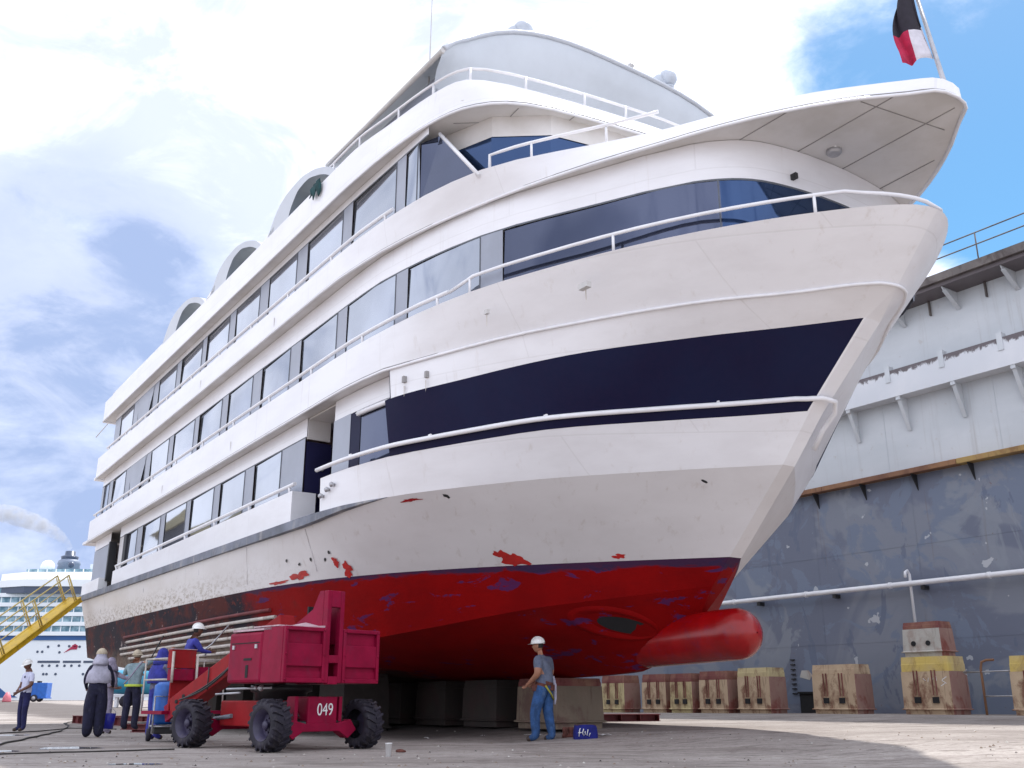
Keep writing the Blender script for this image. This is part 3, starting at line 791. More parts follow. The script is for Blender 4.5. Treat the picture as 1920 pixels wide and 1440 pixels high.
def wall_strip(b, wp, xs, z0, z1, dt=0.0, m=0):
    b.grid([[Vector((x, wp.t(x) + dt, z0(x))) for x in xs], [Vector((x, wp.t(x) + dt, z1(x))) for x in xs]], m, True)
def lin(a, b, n): return [a + (b - a) * i / n for i in range(n + 1)]
def house():
    decks = [(W1P, zW1, 'B1', 'T1', 16.0, 39.2), (W2P, zW2, 'F1', 'T2', 9.2, 39.2), (WFL, zW3, 'F2', 'T3', 14.85, 38.4)]
    for di, (wp, zt, lo, up, sa, sb) in enumerate(decks):
        zl = lambda x, l=LV[lo]: l.z(x) - .03
        zu = lambda x, l=LV[up]: l.z(x) + .02
        # white strip between window head and soffit
        b = smb()
        xs = lin(sa, sb, 40)
        if di == 1: xs = [9.2 + .9 * (i / 14) ** 2 for i in range(14)] + lin(10.1, sb, 40)
        if di == 0:
            wall_strip(b, wp, lin(16.0, 18.5, 6), zt, zu); wall_strip(b, wp, lin(19.92, 35.6, 20), zt, zu); wall_strip(b, wp, lin(36.9, sb, 4), zt, zu)
        else: wall_strip(b, wp, xs, zt, zu)
        if di == 1: b.grid([[Vector((x, -wp.t(x), zt(x))) for x in xs], [Vector((x, -wp.t(x), zu(x))) for x in xs]], 0, True)
        b.build('wall_strip', M['white'], ship)
        # dark gasket line under the strip
        b = smb()
        gx = xs if di else lin(19.92, 35.6, 20)
        wall_strip(b, wp, gx, lambda x: zt(x) - .028, lambda x: zt(x) + .006, .012); b.build('head_gasket', M['headline'], ship)
        # glass bays and grey columns
        edges = []
        if di == 0: cs = [c for c in COLS if 22 < c < 34.5]; start, end = 21.25, 34.6
        if di == 1: cs = [c for c in COLS if 12.8 < c < 38.0]; start, end = 9.8, 38.9
        if di == 2: cs = [c for c in COLS if 15.0 < c < 37.0]; start, end = 15.2, 37.6
        prev = start
        for c in cs + [None]:
            a, bb = prev, (c if c is not None else end)
            if bb - a > .25:
                o = smb(); xs2 = lin(a, bb, 14); e1, e2, e3 = rnd.uniform(0, .05), rnd.uniform(0, .05), rnd.uniform(0, .03)
                o.grid([[Vector((x, wp.t(x) + .006 - e1 * (1 - k / 14) - e3 * k / 14, zl(x))) for k, x in enumerate(xs2)], [Vector((x, wp.t(x) + .006 - e2 * k / 14, zt(x) - .03)) for k, x in enumerate(xs2)]], 0, True)
                gm = M['glass']
                if di == 1 and a < 12: gm = M['glass_dark']
                g = o.build('window', gm, ship)
                f = smb()
                f.tube([(a + .02, wp.t(a) + .02, zl(a)), (a + .02, wp.t(a) + .02, zt(a) - .03)], .015, 4, sm=False)
                f.build('window_frame', M['headline'], g)
            if c is not None:
                wd = .5 if c not in (COLS[0],) else .42
                wd = .5 + .12 * math.sin(c * 3.1)
                o = smb(); wall_strip(o, wp, lin(c, c + wd, 2), zl, lambda x: zt(x) - .03, .018)
                o.build('window_column', M['column'], ship); prev = c + wd
        # slanted pane edge near the stern
        if di:
            o = smb(); s1 = 33.2
            o.poly([(s1, wp.t(33) + .03, zt(s1) - .03), (s1 + 2.0, 5.18, zt(35) - .03), (s1 + 1.7, 5.18, zl(35)), (s1 + .75, 5.18, zl(34))]); o.build('window_column', M['column'], ship)
            o = smb(); wall_strip(o, wp, lin(end, sb, 3), zl, lambda x: zt(x) - .03, .01); o.build('window_column', M['column'], ship)
    # forward windows of the second deck house, round the front
    for sg in (1, -1):
        xs = [9.2 + .6 * (i / 10) ** 2 for i in range(11)]
        o = smb(); o.grid([[Vector((x, sg * W2P.t(x), LV['F1'].z(x) + .02)) for x in xs], [Vector((x, sg * W2P.t(x), zW2(x) - .03)) for x in xs]], 0, True); o.build('window', M['glass_blue'], ship)
    o = smb(); o.grid([[Vector((x, -W2P.t(x), 7.9)) for x in lin(9.8, 14, 8)], [Vector((x, -W2P.t(x), zW2(x) - .03)) for x in lin(9.8, 14, 8)]], 0, True); o.build('window', M['glass_dark'], ship)
    # main deck, by the forward door: column, navy post, window, boarding recess
    zl = lambda x: LV['B1'].z(x) - .03
    o = smb(); wall_strip(o, W1P, lin(19.95, 21.25, 4), zl, lambda x: zW1(x) - .03, .016); o.build('window_column', M['column'], ship)
    o = smb(); wall_strip(o, W1P, lin(17.75, 18.5, 4), zl, lambda x: zW1(x), .016); o.build('window_column', M['column'], ship)
    o = smb(); wall_strip(o, W1P, lin(17.35, 17.75, 3), zl, lambda x: zW1(x) - .01, .01); o.build('window_post', M['navy'], ship)
    o = smb(); wall_strip(o, W1P, lin(16.1, 17.35, 5), zl, lambda x: zW1(x) - .16, .0); g = o.build('window', M['glass_dark'], ship)
    f = smb(); xs = lin(16.1, 17.4, 5); f.tube([Vector((x, W1P.t(x) + .05, zW1(x) - .10)) for x in xs], .055, 6); f.build('window_hood', M['rail'], g)
    b = smb(); b.poly([LV['B1'].p(16.15), LV['B1t'].p(16.15), (16.16, W1P.t(16.16), zW1(16)), (16.16, W1P.t(16.16), 5.05)]); b.poly([LV['B1t'].p(16.0), LV['T1'].p(16.0), (16.01, W1P.t(16.0), 6.78), (16.01, W1P.t(16), 6.1)]); b.build('band_return', M['navy'], ship)
    # recess
    b = smb()
    b.bx(18.5, 20.4, 3.6, 3.7, 4.38, 6.72, 0); b.bx(20.3, 20.36, 3.7, 4.85, 4.38, 6.25, 0); b.bx(18.44, 18.5, 3.7, 5.02, 4.38, 6.72, 0)
    b.build('door_recess', M['door_navy'], ship)
    b = smb(); b.bx(19.93, 19.99, 4.55, 5.12, 5.05, 6.2); b.build('door', M['door_navy'], ship)
    b = smb(); b.ball((19.90, 4.75, 5.6), .035); b.build('door_handle', M['steel'], ship)
    b = smb(); b.bx(18.5, 19.92, 3.7, 5.3, 4.36, 4.40); b.build('door_sill', M['strake'], ship)
    b = smb(); b.bx(18.52, 19.9, 3.7, 5.12, 6.69, 6.725); b.bx(19.9, 19.96, 4.6, 5.13, 6.25, 6.70); b.build('door_lintel', M['soffit'], ship)
    # stern boarding gate: white leaf, teal foot, dark jambs
    b = smb(); b.bx(35.2, 36.4, 4.9, 4.96, 5.0, 6.35); b.build('gate_panel', M['white'], ship)
    b = smb(); b.bx(35.2, 36.4, 4.9, 4.97, 4.39, 4.996); b.build('gate_foot', M['teal'], ship)
    b = smb(); b.bx(34.62, 34.95, 4.95, 5.18, 4.95, 6.12); b.build('gate_jamb', M['gasket'], ship); b = smb(); b.bx(36.75, 36.9, 4.95, 5.2, 4.75, 6.12); b.build('gate_jamb', M['gasket'], ship)
    b = smb(); wall_strip(b, W1P, lin(36.9, 39.2, 3), zl, lambda x: zW1(x) - .02, .0); b.build('window', M['column'], ship)
    # front face of the third deck house, set back behind the screen
    b = smb(); P = [(15.2, 4.75), (13.9, 4.3), (13.2, 3.4), (12.95, 2), (12.9, 0), (12.95, -2), (13.2, -3.4), (14.2, -4.6)]
    b.grid([[Vector((s, t, 9.7)) for s, t in P], [Vector((s, t, 11.10)) for s, t in P]], 0, False); b.build('window', M['glass_blue'], ship)
    b = smb(); b.grid([[Vector((s - .02, t, 11.09)) for s, t in P], [Vector((s - .02, t, 11.53)) for s, t in P]], 0, False); b.build('wall_strip', M['soffit'], ship)
    # wind screen with raked white edge
    b = smb(); b.poly([(15.2, 5.12, 9.9), (15.2, 5.12, 11.32), (14.72, 4.95, 11.32), (13.5, 4.82, 9.92)]); o = b.build('wind_screen', M['glass_dark'], ship)
    b = smb(); b.tube([(14.74, 4.96, 11.36), (13.48, 4.84, 9.88)], .04, 6); b.build('screen_edge', M['rail'], o)
    
house()

def ship_fittings():
    # trims
    for lv, lo in (('T1', None), ('T2', None), ('T3', None)):
        q = curve_s(lv, lo); b = smb()
        pts = row(lv, q, .025, .0); ptsn = row(lv, q, .025, .0, sign=-1)
        for i in (0, 1, 2): pts[i].x -= .02; ptsn[i].x -= .02
        b.tube(ptsn[::-1] + pts[1:], .028, 6); b.build('trim_moulding', M['rail'], ship)
        b = smb(); pts = row(lv, q, .006, .05); ptsn = row(lv, q, .006, .05, sign=-1); b.tube(ptsn[::-1] + pts[1:], .014, 4); b.build('trim_shadow_gap', M['seam'], ship)
    def rail(name, lv, sa, sb, dz, dt, r, post, parent=ship, mat='rail', ends=True):
        l = LV[lv]; q = curve_s(lv, sa, sb)
        b = smb(); pts = row(lv, q, dt, dz)
        b.tube(pts, r, 7)
        x = sa if sa else l.s0
        x += .3
        while x < sb:
            p = l.p(x, dt, 0); b.tube([p + Vector((0, -.02, -.02)), p + Vector((0, 0, dz))], r * .8, 6); x += post
        return b.build(name, M[mat], parent)
    rail('bulwark_rail', 'B1', 19.92, 34.9, .16, -.05, .045, 2.43)
    rail('bulwark_rail', 'F1', 14.3, 39.2, .20, -.06, .042, 2.43)
    rail('bulwark_rail', 'F2', 16.0, 38.4, .17, -.05, .042, 2.43)
    # fore deck rails, carried round the nose
    for lv, dz, dt, r, post, hi in (('F1', .32, -.06, .033, 2.6, 14.3), ('F2', .30, -.08, .03, 1.5, 13.3)):
        l = LV[lv]
        b = smb()
        if lv == 'F1':
            q = curve_s(lv, None, hi)
            a = row(lv, q, dt, 0); a = [Vector((p.x + (.06 if i < 6 else 0), p.y, p.z + dz * min(1, .25 + i / 8))) for i, p in enumerate(a)]
            a[-1].z -= .14
            b.tube([mir(l, p, -1) for p in a[:1:-1]] + a[1:], r, 8)
            x = 8.6
            while x < hi:
                p = l.p(x, dt, 0); b.tube([p, p + Vector((0, 0, dz))], r * .8, 6); b.tube([mir(l, p, -1), mir(l, p, -1) + Vector((0, 0, dz))], r * .8, 6); x += post
        else:
            q = lin(10.6, 13.3, 12); a = [l.p(x, -.06, .28 + .12 * (13.3 - x) / 2.7) for x in q]
            b.tube(a + [l.p(13.3, -.06, -.02)], r, 8)
            for x in (12.55, 11.4): p = l.p(x, -.06, 0); b.tube([p, p + Vector((0, 0, .32))], r * .8, 6)
        b.build('bow_rail', M['rail'], ship)
    # main deck bow rail pipe along the navy band, wrapped round the stem
    A, Bt = LV['B1'], LV['B1t']; b = smb()
    def bandp(x, o=.07):
        f = .17 / (Bt.z(x) - A.z(max(x, A.s0)))
        ta = A.t(x) if x >= A.s0 else .1 + (x - A.s0) * .9; return Vector((x, ta + (Bt.t(x) - ta) * f + o, A.z(max(x, A.s0)) + .17))
    q = [10.16 + (18.55 - 10.16) * (i / 40) ** 1.3 for i in range(41)]
    a = [bandp(x) for x in q]
    tail = [Vector((10.03, .14, 5.58)), Vector((10.0, -.14, 5.56)), Vector((10.15, -.30, 5.42)), Vector((10.45, -.34, 5.2)), Vector((10.7, -.36, 4.9))]
    b.tube(tail[::-1] + a, .045, 8)
    for x in (11.2, 13.2, 15.2, 17.2): p = bandp(x); b.tube([p, p + Vector((0, -.08, .02))], .03, 6); b.box(p + Vector((0, 0, .05)), (.09, .03, .03))
    b.build('band_rail', M['rail'], ship)
    # sun deck rail: posts and top tube around the front
    l = LV['F3']; q = curve_s('F3', None, 19.3); b = smb()
    a = [l.p(x, -.07, .30) for x in q]; a = [Vector((p.x + .05, max(p.y, 0), p.z)) for p in a]
    b.tube([Vector((p.x, -p.y, p.z)) for p in a[:0:-1]] + a, .03, 7)
    for x in (13.22, 13.36, 13.6, 14.0, 14.9, 16.1, 17.6, 18.9):
        for sg in (1, -1):
            p = l.p(x, -.07, 0); b.tube([Vector((p.x + .03, sg * p.y, p.z - .03)), Vector((p.x + .03, sg * p.y, p.z + .30))], .028, 6)
    b.build('sun_deck_rail', M['rail'], ship)
    b = smb(); b.tube([Vector((x, 5.3, LV['F3'].z(x) + .16)) for x in lin(32.3, 38.8, 8)], .02, 5)
    for x in (33, 34.5, 36, 37.5, 38.8): b.tube([(x, 5.3, LV['F3'].z(x)), (x, 5.3, LV['F3'].z(x) + .16)], .018, 5)
    b.build('sun_deck_rail', M['rail'], ship)
    # wave arches of the sun deck
    arch = [(22.85, 12.24), (22.51, 12.62), (22.12, 12.90), (21.5, 13.05), (20.87, 13.08), (20.22, 12.99), (19.6, 12.80), (19.1, 12.58), (18.75, 12.34)]
    hole = [(19.05, 12.33), (19.35, 12.50), (19.85, 12.70), (20.45, 12.84), (20.92, 12.80), (21.18, 12.64), (21.36, 12.46), (21.47, 12.27)]
    for off, sc in ((0, 1), (4.53, 1), (9.05, 1.06)):
        b = smb(); dz = -.02 * off
        o_ = [(19 + (s - 19) * sc + off, z + dz) for s, z in arch]; h_ = [(19 + (s - 19) * sc + off, z + dz) for s, z in hole]
        # pair outer points with inner points
        h2 = h_[::-1]
        n = 28
        def rs(P):
            d = [0]
            for a, c in zip(P[:-1], P[1:]): d.append(d[-1] + math.hypot(c[0] - a[0], c[1] - a[1]))
            fx = pchip(d, [p[0] for p in P]); fz = pchip(d, [p[1] for p in P])
            return [(fx(d[-1] * i / n), fz(d[-1] * i / n)) for i in range(n + 1)]
        A, H = rs(o_), rs(h2)
        to, ti = 5.38, 4.85
        b.grid([[Vector((s, ti, z)) for s, z in H], [Vector((s, ti, z)) for s, z in A], [Vector((s, to, z)) for s, z in A], [Vector((s, to, z)) for s, z in H]], 0, False)
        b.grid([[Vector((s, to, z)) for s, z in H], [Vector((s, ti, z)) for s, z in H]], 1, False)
        b.build('wave_arch', [M['arch'], M['arch_shade']], ship)
        b = smb(); b.bx(18.8 + off, 21.6 + off, 4.55, 4.6, 11.7 + dz, 12.46 + dz); b.build('arch_dark_backing', M['gasket'], ship)  # added black panel that makes the arch openings look dark inside
        b = smb(); r = [(s, z) for s, z in ((21.3, 12.44), (19.2, 12.49))]
        r = [(19 + (s - 19) * sc + off, z + dz) for s, z in r]
        b.tube([(r[0][0], 5.25, r[0][1]), (r[1][0], 5.25, r[1][1])], .025, 6)
        b.tube([((r[0][0] + r[1][0]) / 2, 5.25, r[0][1] - .2), ((r[0][0] + r[1][0]) / 2, 5.25, r[0][1] + .02)], .022, 6)
        b.build('arch_rail', M['rail'], ship)
        if off:   # plate joining one wave to the next
            b = smb(); b.prism([(off + 18.7, 5.38, 12.20), (off + 18.7, 5.38, 12.36 + dz), (off + 17.9, 5.38, 12.42), (off + 17.9, 5.38, 12.2)], (0, -.5, 0)); b.build('wave_foot', M['white'], ship)
    # hardtop over the bridge: cambered roof with overhanging visor
    def zr(t): 
        a = abs(t) / 5.2
        return 12.95 + 1.95 * (1 - a ** 3.2) if a < 1 else 12.95
    ts = [5.2 * math.sin(math.pi / 2 * i / 14) for i in range(-14, 15)]
    def sr(t): return 14.72 - .42 * ss(abs(t), 4.2, 5.2)
    b = smb()
    rim = [Vector((sr(t), t, zr(t))) for t in ts]
    rim2 = [Vector((p.x - .03, p.y * 1.005, p.z - .10)) for p in rim]
    mid = [Vector((14.65 + .5 * (1 - abs(t) / 5.2), t * .985, 12.75 + (zr(t) - 12.95) * .55)) for t in ts]
    low = [Vector((15.2 + .5 * (1 - abs(t) / 5.2), t * .93, 12.0)) for t in ts]
    lo2 = [Vector((15.0 + .7 * (1 - abs(t) / 5.2), t * .96, 12.55 + (zr(t) - 12.95) * .22)) for t in ts]
    b.grid([rim, rim2, [p.lerp(q, .35) + Vector((.02, 0, -.05)) for p, q in zip(rim2, mid)], mid, lo2, low], 0, True)
    # roof top going aft
    rows = [rim]
    for k in range(1, 8):
        f = k / 7
        rows.append([Vector((sr(t) + (19.7 - sr(t)) * f, t, 12.95 + (zr(t) - 12.95) * (1 - f * .92))) for t in ts])
    b.grid(rows, 0, True)
    b.build('hardtop', M['hardtop'], ship)
    b = smb(); b.tube([p + Vector((-.03, 0, .0)) for p in rim], .055, 7); b.build('hardtop_rim', M['arch'], ship)
    for sg in (1, -1): b = smb(); b.tube([Vector((s, sg * 5.22, 12.9)) for s in lin(14.25, 19.6, 8)], .06, 6); b.build('hardtop_edge', M['trim'], ship)
    b = smb(); b.grid([[Vector((s, 4.9, 12.1)) for s in lin(15.0, 19.5, 6)], [Vector((s, 4.9, 12.88)) for s in lin(15.0, 19.5, 6)]], 0, False); b.build('bridge_wall', M['column'], ship)
    for sx, tt in ((15.35, 2.5), (14.95, -1.6)):
        b = smb(); zb = zr(tt) - .1
        b.lathe([(.10, zb), (.10, zb + .30), (.15, zb + .34), (.15, zb + .38)], (sx, tt, 0), 'z', 12)
        b.ball((sx, tt, zb + .62), .235); b.lathe([(.15, -.30), (.21, -.16), (.21, .1)], (sx + .25, tt + .12, zb + .55), 'x', 12)
        b.build('searchlight', M['dome'], ship)
    b = smb(); b.tube([(15.8, 4.65, 13.2), (15.78, 4.65, 14.2), (15.7, 4.66, 18.5)], [.022, .014, .008], 6); b.build('whip_antenna', M['trim'], ship)
    b = smb(); b.lathe([(.05, 14.86), (.05, 15.02), (.09, 15.05), (.05, 15.12)], (14.75, -.2, 0), 'z', 8); b.build('roof_lamp', M['trim'], ship)
    # soffit seams, lamps
    zs = LV['T2'].z18
    def seam(p, q, lv):
        b = smb(); b.tube([(x, p[1] + (q[1] - p[1]) * k / 8, LV[lv].z(x) + .026) for k, x in enumerate(lin(p[0], q[0], 8))], .011, 4); b.build('soffit_seam', M['seam'], ship)
    for p, q in (((7.39, 1.13), (9.55, 1.16)), ((7.07, .06), (9.43, .06)), ((7.79, 1.45), (7.52, -.36)), ((8.6, 2.2), (9.7, 2.25)), ((8.15, -1.05), (9.35, -1.08))): seam(p, q, 'T2')
    for p, q in (((13.35, 4.05), (13.88, 4.0)), ((13.88, 4.0), (14.5, 4.8)), ((12.9, 3.0), (13.3, 3.0)), ((12.8, .9), (13.3, .9))): seam(p, q, 'T3')
    b = smb(); b.lathe([(.13, 9.60), (.13, 9.53), (.09, 9.49)], (8.91, .67, 0), 'z', 14); b.build('soffit_lamp', M['steel'], ship)
    b = smb(); b.box((9.25, 1.35, 9.02), (.12, .06, .10)); b.build('wall_lamp', M['blackmetal'], ship)
    b = smb(); b.box(LV['F1'].p(11.6, .03, -.52), (.22, .10, .10)); b.build('scupper_box', M['trim'], ship); b = smb(); b.box(LV['F1'].p(13.35, .01, -.50), (.09, .06, .08)); b.build('scupper_box', M['trim'], ship)
    # rubbing strake at the gunwale
    b = smb(); q = lin(16.4, 39.5, 40); G = LV['G']
    rows = [[], [], [], []]
    for x in q:
        hgt = .19 * min(1, (x - 16.35) / 2.6); o = .055 * min(1, (x - 16.3) / 1.2)
        p = G.p(min(x, 39.9))
        rows[0].append(p + Vector((0, -.02, .002))); rows[1].append(p + Vector((0, o, .0))); rows[2].append(p + Vector((0, o, -hgt))); rows[3].append(p + Vector((0, -.05, -hgt - .01)))
    b.grid(rows, 0, False); b.build('rubbing_strake', M['strake'], ship)
    # hull pipes (keel coolers) low on the quarter
    for k, (z, sa, sb) in enumerate(((2.66, 21.4, 33.5), (2.50, 21.2, 33.2), (2.33, 22.3, 34), (2.16, 22.6, 34), (2.0, 22.8, 33), (1.84, 23, 32.5))):
        b = smb(); pts = []
        for x in lin(sa, sb, 24):
            h = bv.ray_cast(Vector((x, 9, z)), Vector((0, -1, 0)))
            pts.append((h[0] + Vector((0, .02, 0))) if h[0] else Vector((x, 5.1, z)))
        b.tube(pts, .042, 6); b.build('hull_pipe', M['pipe_fouled'] if k else M['skid'], ship)
    def patch(s, z, w, h, mat, name='paint_patch', n=30, seed=1):
        r = random.Random(seed); b = smb(); pts = []
        ph = [r.uniform(0, 6.28) for _ in range(6)]
        for i in range(n):
            a = 2 * math.pi * i / n; k = .78 + .2 * math.sin(2 * a + ph[0]) + .13 * math.sin(3 * a + ph[1]) + .12 * math.sin(5 * a + ph[2]) + .09 * math.sin(8 * a + ph[3]) + r.uniform(-.06, .06)
            x, zz = s + w * k * math.cos(a), z + h * k * math.sin(a)
            hit = bv.ray_cast(Vector((x, 12, zz)), Vector((0, -1, 0)))
            if hit[0] is None: return
            pts.append(hit[0] + Vector((0, .008, 0)))
        c = sum(pts, Vector()) / n + Vector((0, .002, 0))
        ids = [b.vert(p) for p in pts]; ci = b.vert(c)
        for i in range(n): b.face((ids[i], ids[(i + 1) % n], ci))
        b.build(name, mat, ship)
    RP = M['redpatch']
    patch(15.15, 3.24, .18, .16, RP, seed=3); patch(15.28, 3.33, .09, .10, RP, seed=4); patch(18.35, 3.26, .17, .16, RP, seed=5); patch(18.6, 3.42, .12, .1, RP, seed=6)
    patch(20.0, 3.27, .40, .11, RP, seed=7); patch(20.9, 3.2, .4, .05, RP, seed=8); patch(13.7, 3.24, .1, .05, RP, seed=9)
    patch(16.0, 4.30, .22, .03, M['lift_orange'], seed=12)
    for s, z in ((19.4, 3.55), (19.9, 3.50), (20.4, 3.62), (18.9, 3.50), (18.7, 3.62), (15.35, 4.31)): patch(s, z, .05, .05, M['blackmetal'], 'hull_hole', 7, int(s * 10))
    patch(11.95, 4.38, .035, .035, M['blackmetal'], 'hull_hole', 8, 2)
    for k, s in enumerate((19.3, 22.5, 27, 31.5, 36)):
        b = smb(); pts = []
        for z in lin(3.3, LV['G'].z(s) - .22, 8):
            h = bv.ray_cast(Vector((s, 12, z)), Vector((0, -1, 0)))
            if h[0] is not None: pts.append(h[0] + Vector((0, .001, 0)))
        if len(pts) > 2: b.tube(pts, .006, 4); b.build('weld_seam', M['topside'], ship)
    for s, lv, dz in ((13.35, 'F1', -.56), (11.6, 'F1', -.58), (15.6, 'T1', -.42), (15.1, 'T1', -.42), (24.2, 'T1', .12), (30.1, 'T1', .1), (21.8, 'T2', .1), (27.3, 'T2', .1)):
        p = LV[lv].p(s, .012, dz + (.30 if dz > 0 else 0)); ln = .26 if dz > 0 else .22
        b = smb(); b.poly([p + Vector((-.018, 0, 0)), p + Vector((.018, 0, 0)), p + Vector((.006, -.004, -ln)), p + Vector((-.008, -.004, -ln * .8))]); b.build('rust_weep', M['pipe_fouled'], ship)
    # bow thruster mouth
    h = bv.ray_cast(Vector((14.45, 9, 2.12)), Vector((0, -1, 0)))
    if h[0] is not None:
        c, nrm = h[0], h[1]
        if nrm.y < 0: nrm = -nrm
        fwd = Vector((-1, 0, 0)); fwd = (fwd - nrm * fwd.dot(nrm)).normalized(); up = nrm.cross(fwd)
        a1 = (fwd * .6 - up * .8).normalized(); a2 = nrm.cross(a1)
        def el(k, ra, rb, off=0.0, dn=0.0): return c + a1 * (ra * math.cos(k) + off) + a2 * rb * math.sin(k) + nrm * dn
        ks = [2 * math.pi * i / 36 for i in range(36)]
        b = smb(); b.grid([[el(k, .95, .44, -.05, -.03) for k in ks], [el(k, .82, .35, -.03, .045) for k in ks], [el(k, .77, .30, 0, .04) for k in ks], [el(k, .52, .19, .16, -.03) for k in ks]], 0, True, loop=True); b.build('thruster_ring', M['bottom'], ship)
        b = smb(); b.poly([el(k, .52, .19, .16, .012) for k in ks]); b.build('thruster_tunnel', M['dark'], ship)
    # flag pole on the stem head
    b = smb(); b.tube([(7.15, 0, 9.85), (7.22, 0, 10.3), (7.52, 0, 12.6)], [.05, .042, .03], 8); b.build('flag_pole', M['steel'], ship)
    b = smb(); b.tube([(40.0, 5.1, 11.2), (40.9, 5.3, 10.8)], .02, 5); b.build('stern_pole', M['trim'], ship)
    # mooring fairleads by the door
    for s, z in ((18.35, 4.86), (18.1, 4.95), (17.9, 5.02)): b = smb(); p = LV['B1'].p(s); b.lathe([(.03, -.02), (.06, .05), (.03, .09)], (s, p.y, z - .18), 'y', 9); b.build('fairlead', M['steel'], ship)
    # brass tube of lower first-deck lamps
    for s in (15.6, 15.1):
        p = LV['B1t'].p(s); b = smb(); b.box((s, p.y + .03, 6.48), (.07, .08, .12)); b.build('deck_lamp', M['seam'], ship)
ship_fittings()

def flag():
    b = MB(); b.X = SX
    rows = []
    # limp flag hanging from its staff: folds gathered towards the fly
    top = Vector((7.50, 0, 12.45)); 
    for i in range(15):
        f = i / 14
        z = 12.5 - 1.75 * f
        r = []
        for j in range(13):
            g = j / 12
            w = (.16 + .40 * math.sin(min(1, f * 1.15) * math.pi * .62)) * g
            hoist = Vector((7.51 - .13 * (12.5 - z) , 0, z))
            r.append(hoist + Vector((.55 * w + .05 * math.sin(g * 9 + f * 2), w * .95 + .07 * math.sin(g * 11 + f * 3), -.30 * g * (1 - f * .3))))
        rows.append(r)
    ids = [[b.vert(p) for p in r] for r in rows]
    for i in range(14):
        for j in range(12):
            m = 0 if i < 9 else (1 if j > 5 else 2)
            b.face((ids[i][j], ids[i][j + 1], ids[i + 1][j + 1], ids[i + 1][j]), m, True)
    t1 = simple('flag_dark', (.016, .012, .022), .85, 0, .2, 8); t2 = simple('flag_red', (.42, .012, .06), .85, 0, .2, 8); t3 = simple('flag_white', (.62, .60, .66), .85, 0, .1, 8)
    o = b.build('flag', [t1, t2, t3], None, fix=False)
    o.location = ship.location; o.rotation_euler = ship.rotation_euler
    o.modifiers.new('thick', 'SOLIDIFY').thickness = .006
    tag(o, 'limp dark flag with red and white lower end on the bow staff', 'flag')
    # cloth hung over the sun deck rail
    b = MB(); b.X = SX
    r = random.Random(5); rows = []
    for i in range(5):
        rows.append([Vector((19.35 + .09 * j + r.uniform(-.02, .02), 5.46 + r.uniform(-.01, .05), 12.36 - .075 * i * (1 + .45 * math.sin(j * 2.1)))) for j in range(7)])
    b.grid(rows, 0, True)
    o = b.build('cloth', simple('dark_green_cloth', (.015, .06, .065), .9, 0, .4, 7), None, fix=False); o.location = ship.location; o.rotation_euler = ship.rotation_euler
    o.modifiers.new('thick', 'SOLIDIFY').thickness = .02
    tag(o, 'dark green rag hung over the top deck bulwark by the foremost arch', 'cloth')
flag()

# ------------------------------------------------------------------ docking blocks
def dock_block(s, t, L=1.5, D=.95, h=1.5, mats=('block', 'block_red'), label='', group='docking blocks along the wall', cap=.30, z=None, holes=True, taper=.012, name='docking_block'):
    p = W(s, t); z0 = gz(p.x, p.y) if z is None else z
    root = empty(name, (p.x, p.y, z0), SHIP_RZ)
    tag(root, label, 'docking block', group)
    b = MB(); hb = h - cap
    def ring(k, zz): return [(-L / 2 + k, D / 2 - k, zz), (L / 2 - k, D / 2 - k, zz), (L / 2 - k, -D / 2 + k, zz), (-L / 2 + k, -D / 2 + k, zz)]
    lay = [ring(.07, 0), ring(.07, .12), ring(.0, .125), ring(.0, .16), ring(.04, .165), ring(taper + .04, hb)]
    b.grid(lay, 0, False, loop=True); b.poly(lay[-1])
    if holes is not None and name == 'docking_block':
        for i, f in enumerate(b.f):
            c = sum((b.v[k] for k in f), Vector()) / len(f)
            if c.x < -L / 2 + .1: b.m[i] = 1
    b.build('concrete_body', [M[mats[0]], M['block_side']], root, bevel=.012)
    b = MB(); lay = [ring(taper + .055, hb + .003), ring(taper + .055, hb + cap * .5), ring(taper + .062, hb + cap * .52), ring(taper + .075, h)]
    b.grid(lay, 0, False, loop=True); b.poly(lay[-1]); b.poly(lay[0][::-1])
    b.build('timber_cap', M[mats[1]], root, bevel=.02)
    if holes:
        for x in (-.26, .26):
            b = MB(); b.box((x * L / 1.5 , D / 2 - .018, .40), (.19, .05, .17)); b.build('lifting_hole', M['dark'], root)
        for x in (-.31, -.21, .21, .31):
            b = MB(); b.box((x * L / 1.5, D / 2 - .016 - taper * .7, hb * .5 + .28), (.022, .04, hb - .50), 0); b.build('rebar_strap', M['block_red'], root)
    return root
